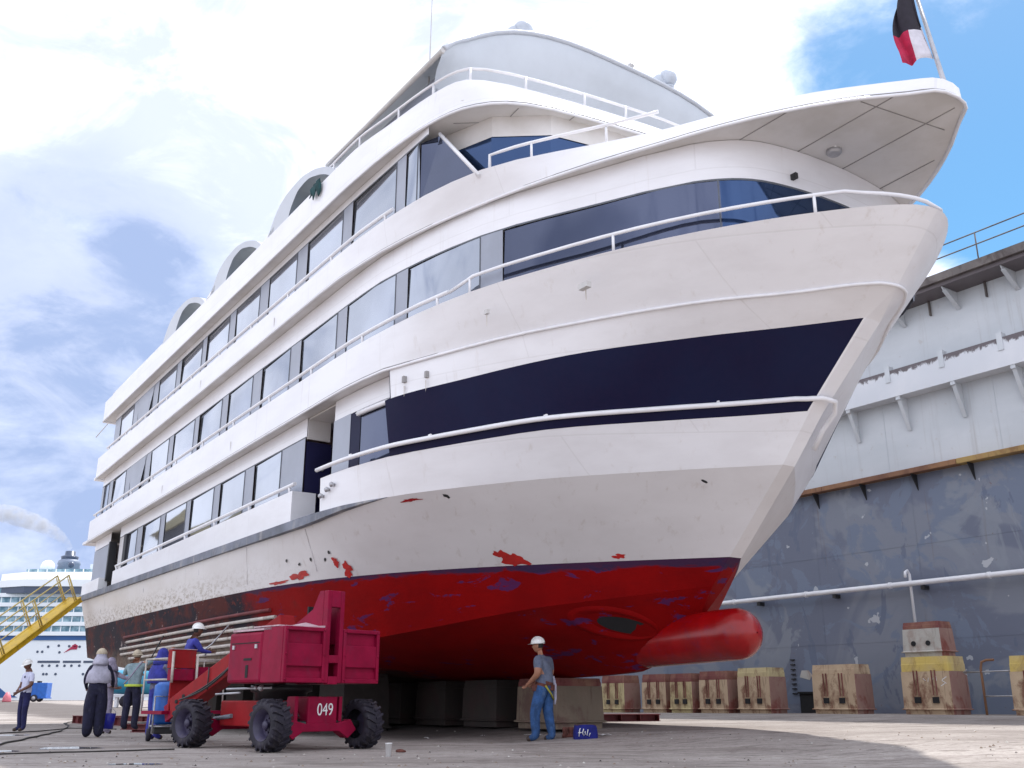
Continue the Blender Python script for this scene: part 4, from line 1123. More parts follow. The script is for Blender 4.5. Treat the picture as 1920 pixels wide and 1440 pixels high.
def blocks():
    t = -14.1
    dock_block(31.9, t, 1.5, .95, 1.42, ('block_pale', 'block_red'), 'yellowish block seen under the red bulb, far left end of the row by the wall')
    dock_block(29.7, t - .2, 1.45, .95, 1.42, ('block', 'block_red'), 'greyish-brown block with dark red top, second from the left end of the row')
    dock_block(28.0, t, 1.25, .95, 1.40, ('block_pale', 'block_red'), 'small yellow block in the middle of the tight row by the blue wall')
    dock_block(26.35, t, 1.5, .95, 1.44, ('block', 'block_red'), 'plain tan block squeezed between a yellow block and the tallest of the tight row')
    dock_block(24.45, t, 1.55, .95, 1.50, ('block', 'block_pale'), 'tan block with yellowish top, right end of the tight row by the blue wall')
    dock_block(21.1, t, 1.75, .95, 1.50, ('block', 'block'), 'lone tan and grey block with white smears beside the dark floor hatch')
    r = dock_block(17.82, t, 1.68, 1.0, 1.62, ('block', 'block_y'), 'big tan block with a bright yellow band carrying a smaller grey block', cap=.42)
    for k, (x, z, w, h, a) in enumerate(((-.62, 1.0, .16, .02, .5), (-.60, .90, .16, .02, -.6), (-.55, .82, .14, .02, .5), (-.36, 1.0, .015, .13, .1), (-.25, .98, .10, .015, .8), (-.1, .96, .015, .12, -.3), (.02, .97, .1, .015, -.7))):
        b = MB(); b.box((x, .5 - .05, z), (w, .02, h), 0, Matrix.Rotation(a, 3, 'Y')); b.build('chalk_mark', M['white_mark'], r)
    p = W(17.85, t); 
    q = dock_block(17.85, t, 1.36, .82, 1.0, ('block_grey', 'block_red'), 'smaller light grey block with two round holes, sitting on top of the yellow-banded block', z=gz(p.x, p.y) + 1.623, holes=False, cap=.2, taper=.03)
    for x in (-.22, .26):
        b = MB(); b.lathe([(.075, -.03), (.075, .03)], (x, .82 / 2 - .05, .38), 'y', 12); b.build('round_hole', M['dark'], q)
    dock_block(14.5, t, 1.6, 1.0, 1.55, ('block', 'block_y'), 'tan block with a yellow top cut by the right edge of the photo', cap=.42)
    # blocks carrying the ship
    for i, s in enumerate((17.6, 19.8, 22.0, 24.2, 26.4, 28.6, 30.8, 32.6)):
        p = W(s, 0); g = gz(p.x, p.y)
        dock_block(s, 0, 1.5, 1.35, 1.2 - g - .006, ('block_keel', 'block_red') if i == 0 else ('block_shaded', 'block_shaded'), 'foremost brown keel block holding up the ship behind the man in jeans' if i == 0 else 'brown keel block in the dark under the ship', 'keel blocks under the ship', .16, holes=False, taper=.02, name='keel_block')  # all but the foremost take the painted-shade colour
    for s in (22.8, 25.0, 27.2, 29.4, 31.6):
        for t2 in (2.3, -2.3):
            p = W(s, t2); g = gz(p.x, p.y)
            hit = bv.ray_cast(Vector((s, t2, 0.2)), Vector((0, 0, 1)))
            top = (hit[0].z if hit[0] else 1.5) - g - .006
            dock_block(s, t2, 1.5, 1.3, top, ('block_shaded', 'block_shaded'), 'bilge block in the dark beneath the ship side', 'bilge blocks under the ship', .25, holes=False, taper=.02, name='bilge_block')
blocks()

# ------------------------------------------------------------------ red boom lift
LA = ground_at(503, 1411); LA.z = 0
LR = Vector((.69, .724, 0)).normalized(); LF = Vector((-.724, .69, 0)).normalized()
LIFT0 = LA + LR * .87 + LF * 1.16
def lift():
    rz = math.atan2(LF.y, LF.x)           # local x forward (away, left), y to the machine's left side
    root = empty('boom_lift', (LIFT0.x, LIFT0.y, gz(LIFT0.x, LIFT0.y)), rz)
    tag(root, 'dark red boom lift numbered 049 on chunky black tyres beside the ship', 'boom lift')
    # y left = rotate x by +90: (-LF.y, LF.x) -> this is -LR
    RD, TW = .385, .32
    def wheel(x, y, side, steer=0.0):
        w = MB(); n = 28
        w.lathe([(.17, side * .02), (.19, side * .10), (.215, side * .13), (.23, side * .155)], (0, 0, RD), 'y', n, caps=False)
        w.lathe([(.001, side * .06), (.06, side * .06), (.07, side * .09), (.055, side * .11), (.001, side * .115)], (0, 0, RD), 'y', 16, caps=False)
        w.lathe([(.001, side * .022), (.175, side * .022)], (0, 0, RD), 'y', n, caps=False)
        for k in range(8):
            a = 2 * math.pi * k / 8
            w.lathe([(.014, side * .02), (.014, side * .05)], (.10 * math.cos(a), 0, RD + .10 * math.sin(a)), 'y', 6)
        o = w.build('wheel', M['rim'], root, (x, y, 0), steer)
        t = MB()
        h = TW / 2
        prof = [(.225, -h * .92), (.27, -h * 1.04), (.325, -h * 1.0), (.348, -h * .82), (.355, -h * .3), (.357, 0), (.355, h * .3), (.348, h * .82), (.325, h), (.27, h * 1.04), (.225, h * .92)]
        t.lathe(prof, (0, 0, RD), 'y', 40, caps=False)
        NL = 18
        for k in range(NL):
            for sd in (-1, 1):
                a0 = 2 * math.pi * (k + (.25 if sd > 0 else -.25)) / NL
                # lug runs from shoulder to centre, slanting round the tyre
                pts = []
                for (f, yy, da) in ((0, h * 1.02, 0), (.35, h * .86, .03), (1, h * .04, .20)):
                    pts.append((yy * sd, a0 + da, .325 if f == 0 else .352))
                for (y0, a1, r0), (y1, a2, r1) in zip(pts[:-1], pts[1:]):
                    P = []
                    for (yy, aa, rr) in ((y0, a1, r0), (y1, a2, r1)):
                        for top in (0, 1):
                            for e in (-1, 1):
                                rad = (rr - .02) if not top else (RD - .002 if rr > .33 else .368)
                                an = aa + e * (.062 if not top else .048)
                                P.append(t.vert((rad * math.cos(an), yy, RD + rad * math.sin(an))))
                    for f in ((0, 1, 3, 2), (4, 6, 7, 5), (0, 4, 5, 1), (2, 3, 7, 6), (0, 2, 6, 4), (1, 5, 7, 3)): t.face([P[i] for i in f])
        t.build('tyre', M['rubber'], o)
    HX, HY = 1.16, .87
    wheel(-HX, HY, 1); wheel(HX, HY, 1, R(6)); wheel(-HX, -HY, -1); wheel(HX, -HY, -1, R(6))
    # chassis
    b = MB()
    b.bx(-.75, .95, -.48, .48, .34, .74); b.build('chassis', M['lift_orange'], root, bevel=.02)
    for x in (-HX, HX):
        b = MB()
        pr = [(x - .1, .68, .30), (x - .1, .56, .46), (x - .1, .30, .40), (x - .1, -.30, .40), (x - .1, -.56, .46), (x - .1, -.68, .30), (x - .1, -.52, .17), (x - .1, -.34, .28), (x - .1, .34, .28), (x - .1, .52, .17)]
        b.prism(pr, (.2, 0, 0)); b.build('axle_beam', M['lift_red'], root, bevel=.012)
        b = MB(); b.tube([(x, -HY + .1, RD), (x, HY - .1, RD)], .06, 10); b.build('axle_shaft', M['blackmetal'], root)
    b = MB(); b.bx(-1.24, -.76, -.30, .26, .38, .80); b.build('end_plate', M['lift_red'], root, bevel=.02)
    for y in (.42, -.42):
        b = MB(); b.prism([(-1.2, y, .40), (-1.2, y, .80), (-1.0, y, .80), (-.85, y, .40)], (0, .06, 0)); b.build('end_gusset', M['lift_red'], root)
    cu = bpy.data.curves.new('fleet_number', 'FONT'); cu.body = '049'; cu.size = .26; cu.extrude = .003; cu.align_x = 'CENTER'
    to = bpy.data.objects.new('fleet_number_tmp', cu); COL.objects.link(to)
    bpy.context.view_layer.update()
    me = bpy.data.meshes.new_from_object(to.evaluated_get(bpy.context.evaluated_depsgraph_get()))
    bpy.data.objects.remove(to)
    me.materials.clear(); me.materials.append(M['white_mark'])
    num = bpy.data.objects.new('fleet_number', me); COL.objects.link(num); num.parent = root
    num.location = (-1.246, -.06, .52); num.rotation_euler = (R(90), 0, R(-90)); num.scale = (.8, 1, 1)
    # slew ring, drive gubbins
    b = MB(); b.lathe([(.42, .74), (.42, .86), (.50, .88), (.50, .98)], (-.1, 0, 0), 'z', 28); b.build('slew_ring', M['blackmetal'], root)
    b = MB(); b.tube([(.15, .62, .86), (.9, .62, .84)], .018, 6); b.tube([(-.7, .60, .93), (.6, .60, .92)], .02, 6); b.ball((-.45, .62, .93), .05); b.ball((-.3, .62, .93), .035); b.build('hydraulic_line', M['steel'], root)
    b = MB(); b.tube([(HX, .45, .45), (.55, .5, .5)], .035, 8); b.build('steer_rod', M['strake'], root)
    # turntable: two counterweight boxes with a slot, side cowls, tower
    z0, z1 = 1.0, 1.83
    X0 = -1.50                      # rear face
    for (y0, y1, nm) in ((.93, .17, 'counterweight'), (-.17, -.90, 'counterweight')):
        b = MB(); 
        ya, yb = max(y0, y1), min(y0, y1)
        b.bx(X0 + .07, X0 + .62, yb, ya, z0, z1)
        fr = .055
        b.bx(X0, X0 + .068, yb, yb + fr, z0, z1); b.bx(X0, X0 + .068, ya - fr, ya, z0, z1)
        b.bx(X0, X0 + .068, yb + fr, ya - fr, z1 - .06, z1); b.bx(X0, X0 + .068, yb + fr, ya - fr, z0, z0 + .07)
        b.bx(X0 + .012, X0 + .068, yb + fr, ya - fr, z0 + .24, z1 - .25)
        b.build(nm, M['lift_red'], root, bevel=.012)
        b = MB(); b.bx(X0 + .05, X0 + .066, yb + fr, ya - fr, z0 + .072, z0 + .17); b.build('step_slot', M['lift_red'], root)
    b = MB()
    b.bx(X0 + .02, X0 + .14, .09, .166, z0, 2.42); b.bx(X0 + .02, X0 + .14, -.166, -.09, z0, 2.42)
    b.bx(X0 + .02, X0 + .14, -.09, .09, 2.16, 2.42); b.bx(X0 + .02, X0 + .14, -.09, .09, 1.30, 1.42); b.bx(X0 + .02, X0 + .14, -.09, .09, z0 - .02, z0 + .10)
    b.build('mast_frame', M['lift_red'], root, bevel=.01)
    b = MB()
    for y in (.12, -.16):
        b.prism([(X0 + .143, y, 1.84), (X0 + .143, y, 2.42), (X0 + .25, y, 2.42), (X0 + .42, y, 2.14), (X0 + .95, y, 1.90), (X0 + 1.35, y, 1.86), (X0 + 1.35, y, 1.60), (X0 + .143, y, 1.60)], (0, .045, 0))
    b.build('mast_cheek', M['lift_red'], root)
    b = MB(); b.bx(X0 + .60, X0 + .64, -.12, .12, 1.0, 2.2); b.build('mast_back', M['dark'], root)
    b = MB(); b.tube([(X0 + .3, .03, 1.40), (X0 + .3, .05, 1.75), (X0 + .33, .04, 2.05)], [.018, .02, .02], 8); b.tube([(X0 + .30, -.04, 1.5), (X0 + .28, -.07, 2.0), (X0 + .33, .0, 2.13), (X0 + .30, .06, 2.0), (X0 + .3, .05, 1.6)], .014, 6); b.build('hydraulic_hose', M['steel'], root)
    b = MB()
    b.bx(X0 + .625, X0 + 1.6, .42, .93, z0, z1 - .05)
    b.build('engine_cowl', M['lift_red'], root, bevel=.05)
    b = MB(); b.prism([(X0 + .2, .40, z1 + .004), (X0 + .2, .93, z1 + .004), (X0 + .9, .93, z1 + .004), (X0 + .9, .62, z1 + .004)], (0, 0, .02)); b.build('cowl_top', M['lift_deck'], root)
    b = MB(); b.prism([(X0 + .05, .14, z1 + .01), (X0 + .4, .93, z1 - .04), (X0 + 1.5, .93, z1 - .04), (X0 + 1.5, .2, z1 - .04), (X0 + .6, .14, z1 + .12)], (0, 0, .03)); b.build('cowl_top', M['lift_deck'], root)
    b = MB(); b.bx(X0 + .9, X0 + 1.12, .928, .938, 1.34, 1.375); b.bx(X0 + .98, X0 + 1.05, .928, .938, 1.08, 1.27); b.build('cowl_vent', M['dark'], root)
    b = MB(); b.bx(X0 + .625, X0 + 1.6, -.90, -.35, z0, z1 - .1); b.build('tank_cowl', M['lift_red'], root, bevel=.05)
    # boom: box section down to the front, with jib head
    p0, p1 = Vector((-.2, .02, 1.95)), Vector((3.25, .02, .60))
    d = (p1 - p0).normalized(); a = math.asin(-d.z); Mx = Matrix.Rotation(a, 3, 'Y'); L = (p1 - p0).length
    b = MB(); b.box((p0 + p1) / 2, (L, .30, .36), 0, Mx); b.build('boom', M['lift_orange'], root, bevel=.015)
    b = MB()
    for k in (.86, .93): b.lathe([(.035, -.156), (.035, .156)], p0.lerp(p1, k) + Vector((0, .02, .03)), 'y', 10)
    b.build('boom_pin', M['dark'], root)
    b = MB(); q = p1 + d * .1; b.box(q, (.35, .22, .30), 0, Mx); b.build('boom_head', M['lift_red'], root, bevel=.01)
    b = MB(); b.tube([p0.lerp(p1, .62) + Vector((0, .17, .19)), p0.lerp(p1, .62) + Vector((0, .17, -.19))], .012, 5); b.build('boom_band', M['blackmetal'], root)
    # bolts, hoses, hasps and plates
    for y in (.90, .20, -.20, -.87):
        for z in (1.05, 1.42, 1.79):
            b = MB(); b.lathe([(.001, -.012), (.018, -.010), (.018, .0)], (X0, y, z), 'x', 6, caps=False); b.build('bolt', M['lift_red'], root)
    for k, (dy, sag) in enumerate(((.19, .10), (.22, .16), (-.17, .12))):
        b = MB(); pts = []
        for i in range(13):
            f = i / 12; c = p0.lerp(p1, .25 + .62 * f); pts.append(c + Vector((0, dy, -.02 - sag * math.sin(math.pi * f))))
        b.tube(pts, .016, 6); b.build('hydraulic_hose', M['blackmetal'], root)
    b = MB(); b.tube([(-.1, .02, 1.15), p0.lerp(p1, .36) + Vector((0, 0, -.2))], [.055, .05], 10); b.tube([p0.lerp(p1, .36) + Vector((0, 0, -.2)), p0.lerp(p1, .5) + Vector((0, 0, -.15))], .03, 8); b.build('lift_cylinder', M['steel'], root)
    for y in (.22, -.22):
        b = MB(); b.tube([(-1.0, y, .45), (-1.15, y * 2.6, .42)], .03, 8); b.tube([(-1.08, y * 1.4, .5), (-.9, y * 1.2, .62), (-.7, y, .72)], .012, 6); b.build('steer_cylinder', M['blackmetal'], root)
    b = MB(); b.bx(X0 + .7, X0 + 1.5, .931, .937, 1.60, 1.615); b.build('cowl_seam', M['dark'], root)
    for x in (X0 + .75, X0 + 1.4):
        b = MB(); b.bx(x, x + .06, .928, .95, 1.52, 1.58); b.build('cowl_latch', M['steel'], root)
    # platform with guard rails
    px, py = 3.75, -.35
    HW = .62
    b = MB(); b.bx(px - .40, px + .40, py - HW, py + HW, .50, .56); b.build('platform_floor', M['lift_red'], root)
    b = MB(); b.bx(px - .58, px - .43, py + .12, py + HW, 1.32, 1.66); b.build('control_box', M['lift_orange'], root, bevel=.01)
    b = MB(); b.bx(px - .57, px - .43, py + .14, py + HW - .02, 1.10, 1.31); b.build('control_shelf', M['lift_red'], root, bevel=.01)
    b = MB(); b.bx(px - .45, px - .40, py - .28, py + HW - .1, .57, 1.10); b.build('toe_panel', M['lift_orange'], root)
    b = MB(); b.bx(px - .44, px - .42, py - .45, py + .1, 1.05, 1.36); b.build('side_panel', M['lift_red'], root)
    b = MB(); b.box((px - .5, py + .37, 1.668), (.18, .52, .012)); b.build('control_top', M['lift_deck'], root)
    b = MB()
    ring = [(px - .4, py - HW), (px + .4, py - HW), (px + .4, py + HW), (px - .4, py + HW)]
    for z in (1.12, 1.50): b.tube([(x, y, z) for x, y in ring], .018, 6, loop=True)
    for x, y in ring[:3] + [(px + .4, py)]: b.tube([(x, y, .56), (x, y, 1.50)], .018, 6)
    b.tube([(px - .6, py + .10, 1.55), (px - .62, py + .10, 1.05), (px - .62, py + .02, .90), (px - .62, py - .22, .90), (px - .6, py - .32, 1.2), (px - .55, py - .40, 1.45)], .024, 7)
    b.tube([(px - .6, py + HW - .02, 1.62), (px - .62, py + HW - .02, 1.06)], .026, 7)
    b.build('guard_rail', M['pipe_fouled'], root)
    return root
LIFT = lift()
def lift_pt(x, y, z):
    return LIFT.matrix_basis @ Vector((x, y, z))

# ------------------------------------------------------------------ people
BASE = {
 'pelvis': (0, 0, .94), 'spine': (0, 0, 1.10), 'chest': (0, .0, 1.30), 'neck': (0, -.01, 1.47), 'skull': (0, .01, 1.56),
 'sh_l': (-.17, -.01, 1.41), 'el_l': (-.235, -.03, 1.13), 'wr_l': (-.25, .06, .88), 'ha_l': (-.252, .09, .81),
 'sh_r': (.17, -.01, 1.41), 'el_r': (.235, -.03, 1.13), 'wr_r': (.25, .06, .88), 'ha_r': (.252, .09, .81),
 'hip_l': (-.095, 0, .90), 'kn_l': (-.105, .02, .49), 'an_l': (-.11, -.02, .085), 'to_l': (-.125, .15, .035),
 'hip_r': (.095, 0, .90), 'kn_r': (.105, .02, .49), 'an_r': (.11, -.02, .085), 'to_r': (.125, .15, .035),
}
RAD = {'pelvis': (.155, .115), 'spine': (.145, .105), 'chest': (.165, .12), 'neck': (.058, .06), 'skull': (.05, .055),
 'sh': (.068, .068), 'el': (.045, .045), 'wr': (.030, .030), 'ha': (.036, .02),
 'hip': (.095, .10), 'kn': (.068, .07), 'an': (.055, .06), 'to': (.042, .035)}
EDG = [('pelvis', 'spine'), ('spine', 'chest'), ('chest', 'neck'), ('neck', 'skull'), ('chest', 'sh_l'), ('sh_l', 'el_l'), ('el_l', 'wr_l'), ('wr_l', 'ha_l'),
 ('chest', 'sh_r'), ('sh_r', 'el_r'), ('el_r', 'wr_r'), ('wr_r', 'ha_r'), ('pelvis', 'hip_l'), ('hip_l', 'kn_l'), ('kn_l', 'an_l'), ('an_l', 'to_l'),
 ('pelvis', 'hip_r'), ('hip_r', 'kn_r'), ('kn_r', 'an_r'), ('an_r', 'to_r')]
def seg_d(p, a, b):
    ab = b - a; k = max(0, min(1, (p - a).dot(ab) / max(1e-9, ab.dot(ab)))); return (p - (a + ab * k)).length
def person(label, loc, face, pose, top, legs, shoes='shoe', sleeve='short', skin='skin', hat=None, head_yaw=0.0, head_tilt=0.0, bulk=1.0, leg_bulk=1.0, height=1.0, hood=None, belt=None, group=None, hem=None):
    """face: world yaw the person looks along (radians, 0 = +X)"""
    J = {k: Vector(v) for k, v in BASE.items()}
    for k, v in pose.items(): J[k] = Vector(v)
    names = list(J); idx = {k: i for i, k in enumerate(names)}
    me = bpy.data.meshes.new('body_tmp'); me.from_pydata([tuple(J[k]) for k in names], [(idx[a], idx[b]) for a, b in EDG], [])
    o = bpy.data.objects.new('body_tmp', me); COL.objects.link(o)
    md = o.modifiers.new('skin', 'SKIN'); md.use_smooth_shade = True; md.branch_smoothing = .6
    for i, k in enumerate(names):
        r = RAD.get(k) or RAD[k.split('_')[0]]
        q = bulk if k.split('_')[0] in ('spine', 'chest', 'pelvis', 'sh', 'el') else (leg_bulk if k.split('_')[0] in ('hip', 'kn', 'an') else 1)
        if hood and k in ('neck',): q = 1.5
        me.skin_vertices[0].data[i].radius = (r[0] * q, r[1] * q); me.skin_vertices[0].data[i].use_root = (k == 'pelvis')
    sb = o.modifiers.new('sub', 'SUBSURF'); sb.levels = 2; sb.render_levels = 2
    bpy.context.view_layer.update()
    bm_me = bpy.data.meshes.new_from_object(o.evaluated_get(bpy.context.evaluated_depsgraph_get()))
    bpy.data.objects.remove(o); 
    b = MB(); b.add_mesh(bm_me, 0)
    # hands: palm already grown; add fingers and thumb
    hands_at = len(b.f)
    for sd, sg in (('l', -1), ('r', 1)):
        w, h = J['wr_' + sd], J['ha_' + sd]
        d = (h - w).normalized(); side = d.cross(Vector((0, 1, 0)) if abs(d.y) < .9 else Vector((0, 0, 1))).normalized()
        pal = side.cross(d).normalized()
        for i, ln in enumerate((.058, .068, .072, .062)):
            st = h + side * (i - 1.5) * .017 - d * .01
            b.tube([st, st + d * (.03 + ln * .45) + pal * .004, st + d * (.03 + ln * .8) + pal * .022, st + d * (.03 + ln) + pal * .04], [.0095, .009, .008, .006], 6, sm=True)
        st = w.lerp(h, .45) - side * .028 * sg
        b.tube([st, st - side * .03 * sg + d * .03, st - side * .035 * sg + d * .06 + pal * .012], [.012, .010, .007], 6)
    hands_end = len(b.f)
    # head
    hc = J['skull'] + Vector((0, .022, .075))
    Hm = Matrix.Rotation(head_yaw, 3, 'Z') @ Matrix.Rotation(head_tilt, 3, 'X')
    rows = []
    K, NN = 16, 22
    for i in range(K + 1):
        a = math.pi * i / K; r = []
        for j in range(NN):
            th = 2 * math.pi * j / NN
            x, y, z = math.sin(a) * math.sin(th) * .076, math.sin(a) * math.cos(th) * .096, math.cos(a) * .122
            if z < 0: x *= 1 - .28 * (-z / .122); y = y * (1 - .16 * (-z / .122)) + .010 * (-z / .122)
            fr = max(0, math.cos(th)) ** 6
            if fr > 0:
                y += fr * (.022 * math.exp(-((z + .022) / .018) ** 2) - .006 * math.exp(-((z - .012) / .014) ** 2) + .006 * math.exp(-((z + .062) / .012) ** 2) + .008 * math.exp(-((z + .1) / .02) ** 2))
            r.append(hc + Hm @ Vector((x, y, z)))
        rows.append(r)
    h0 = len(b.f); b.grid(rows, 0, True, loop=True)
    for sg in (-1, 1):
        b.ball(hc + Hm @ Vector((sg * .078, -.005, -.012)), (.012, .022, .034), 0, 8, 6)
    h1 = len(b.f)
    for sg in (-1, 1): b.ball(hc + Hm @ Vector((sg * .030, .078, .008)), .0125, 6, 8, 6)
    # materials: 0 skin 1 top 2 legs 3 shoes 4 hair 5 belt/hem 6 eye
    pr = {k: J[k] for k in J}
    bones = [('pelvis', 'spine', 'T'), ('spine', 'chest', 'T'), ('chest', 'neck', 'T'), ('neck', 'skull', 'N')]
    for sd in 'lr':
        bones += [('chest', 'sh_' + sd, 'T'), ('sh_' + sd, 'el_' + sd, 'A'), ('el_' + sd, 'wr_' + sd, 'F'), ('wr_' + sd, 'ha_' + sd, 'H'), ('pelvis', 'hip_' + sd, 'L'), ('hip_' + sd, 'kn_' + sd, 'L'), ('kn_' + sd, 'an_' + sd, 'L'), ('an_' + sd, 'to_' + sd, 'S')]
    waist = J['pelvis'].z + .02
    for fi, f in enumerate(b.f):
        c = sum((b.v[i] for i in f), Vector()) / len(f)
        if hands_at <= fi < hands_end: b.m[fi] = 0; continue
        if h0 <= fi < h1:
            q = Hm.inverted() @ (c - hc)
            b.m[fi] = 4 if (q.z > .045 or (q.y < -.02 and q.z > -.05)) and not hood else 0
            if hood and q.y < .05: b.m[fi] = 1 if hood is True else 0
            continue
        if fi >= h1: b.m[fi] = 6; continue
        best = min(bones, key=lambda e: seg_d(c, pr[e[0]], pr[e[1]]) - (.09 if e[2] in 'TL' else .035 if e[2] in 'AF' else .03))
        k = best[2]
        if k in 'TL': m = 1 if c.z > waist or (c - J['pelvis']).length > 1.2 else 2
        if k == 'L' and c.z <= waist: m = 2
        if k == 'T' and c.z <= waist - .05: m = 2
        if k == 'A':
            ee = best[1][-1]; fr = (c - pr['sh_' + ee]).length / (pr['el_' + ee] - pr['sh_' + ee]).length
            m = 1 if (sleeve == 'long' or fr < .72) else 0
        if k == 'F': m = 1 if sleeve == 'long' or min(seg_d(c, pr['spine'], pr['chest']), seg_d(c, pr['pelvis'], pr['spine'])) < .165 * bulk ** .5 else 0
        if k == 'H': m = 0
        if k == 'T' and not hood and c.z > pr['neck'].z - .01: m = 0
        if k == 'N': m = 0 if not hood else 1
        if k == 'S': m = 3
        if belt and abs(c.z - waist) < .035 and k in 'TL': m = 5
        b.m[fi] = m
    root = empty('person', loc, face - math.pi / 2); root.scale = (height,) * 3
    tag(root, label, 'person', group)
    mats_ = [M[skin], M[top], M[legs], M[shoes], M['hair'], M[belt or 'shoe'], M['eye']]
    b.build('body', mats_, root, fix=False)
    if hat == 'hard':
        t = MB(); 
        prof = []
        rows = []
        for i in range(9):
            a = math.pi / 2 * i / 8
            rows.append([hc + Hm @ Vector((.098 * math.cos(a) * math.sin(2 * math.pi * j / 24), .122 * math.cos(a) * math.cos(2 * math.pi * j / 24), .042 + .108 * math.sin(a))) for j in range(24)])
        br = [hc + Hm @ Vector((.112 * math.sin(2 * math.pi * j / 24), (.135 + .055 * max(0, math.cos(2 * math.pi * j / 24)) ** 2) * math.cos(2 * math.pi * j / 24), .030)) for j in range(24)]
        t.grid([br] + rows, 0, True, loop=True)
        for x in (-.025, 0, .025):
            t.tube([hc + Hm @ Vector((x, .118 * math.cos(a), .048 + .108 * math.sin(a))) for a in [math.pi * k / 10 for k in range(11)]], .007, 5)
        t.build('hard_hat', M['hat'], root, fix=False)
    if hat == 'cap':
        t = MB(); rows = []; cs = 1.28 if hood else 1.0
        for i in range(7):
            a = math.pi / 2 * i / 6
            rows.append([hc + Hm @ Vector((.088 * cs * math.cos(a) * math.sin(2 * math.pi * j / 20), .108 * cs * math.cos(a) * math.cos(2 * math.pi * j / 20), .03 + .10 * cs * math.sin(a))) for j in range(20)])
        t.grid(rows, 0, True, loop=True)
        t.grid([[hc + Hm @ Vector((x, .10 - abs(x) * .3, .034)) for x in (-.06, -.03, 0, .03, .06)], [hc + Hm @ Vector((x * .9, .17 - abs(x) * .4, .024)) for x in (-.06, -.03, 0, .03, .06)]], 0, True)
        t.build('cap', M['hat'] if hood is None else M['straw'], root, fix=False)
    if hood:
        t = MB(); rows = []
        hm = M[hood] if isinstance(hood, str) else M[top]
        for i in range(11):
            a = .05 + 2.25 * i / 10
            rr = (.104 if i < 8 else .104 + .04 * (i - 7)) 
            rows.append([hc + Hm @ Vector((rr * math.sin(a) * math.sin(th), rr * 1.16 * math.sin(a) * math.cos(th) - .012, .145 * math.cos(a) - (.03 * (i - 7) if i > 7 else 0))) for th in [.75 + (2 * math.pi - 1.5) * j / 18 for j in range(19)]])
        t.grid(rows, 0, True)
        # cape over the shoulders
        rows = []
        for i in range(6):
            z = 1.50 - .085 * i
            k = (.10, .165, .215, .235, .24, .245)[i]
            rows.append([Vector((k * math.sin(2 * math.pi * j / 22) * 1.05, J['chest'].y + k * .72 * math.cos(2 * math.pi * j / 22) + .004, z + .008 * math.sin(j * 1.9))) for j in range(22)])
        t.grid(rows, 0, True, loop=True)
        oo = t.build('hood', hm, root, fix=False); oo.modifiers.new('thick', 'SOLIDIFY').thickness = .008
    if hem:
        t = MB(); rows = []
        for z in (J['pelvis'].z + .00, J['pelvis'].z + .055):
            rows.append([Vector((J['pelvis'].x + .205 * math.sin(2 * math.pi * j / 24), J['pelvis'].y + .155 * math.cos(2 * math.pi * j / 24), z)) for j in range(24)])
        t.grid(rows, 0, True, loop=True); t.build('shirt_hem', M[hem], root, fix=False).modifiers.new('thick', 'SOLIDIFY').thickness = .008
    return root, J

def gp(px, py):
    p = ground_at(px, py); return p
def at(px, dist, z=None):
    d = pixdir(px, 1316); d.z = 0; k = dist / d.y; p = d * k
    return Vector((p.x, p.y, gz(p.x, p.y) if z is None else z))

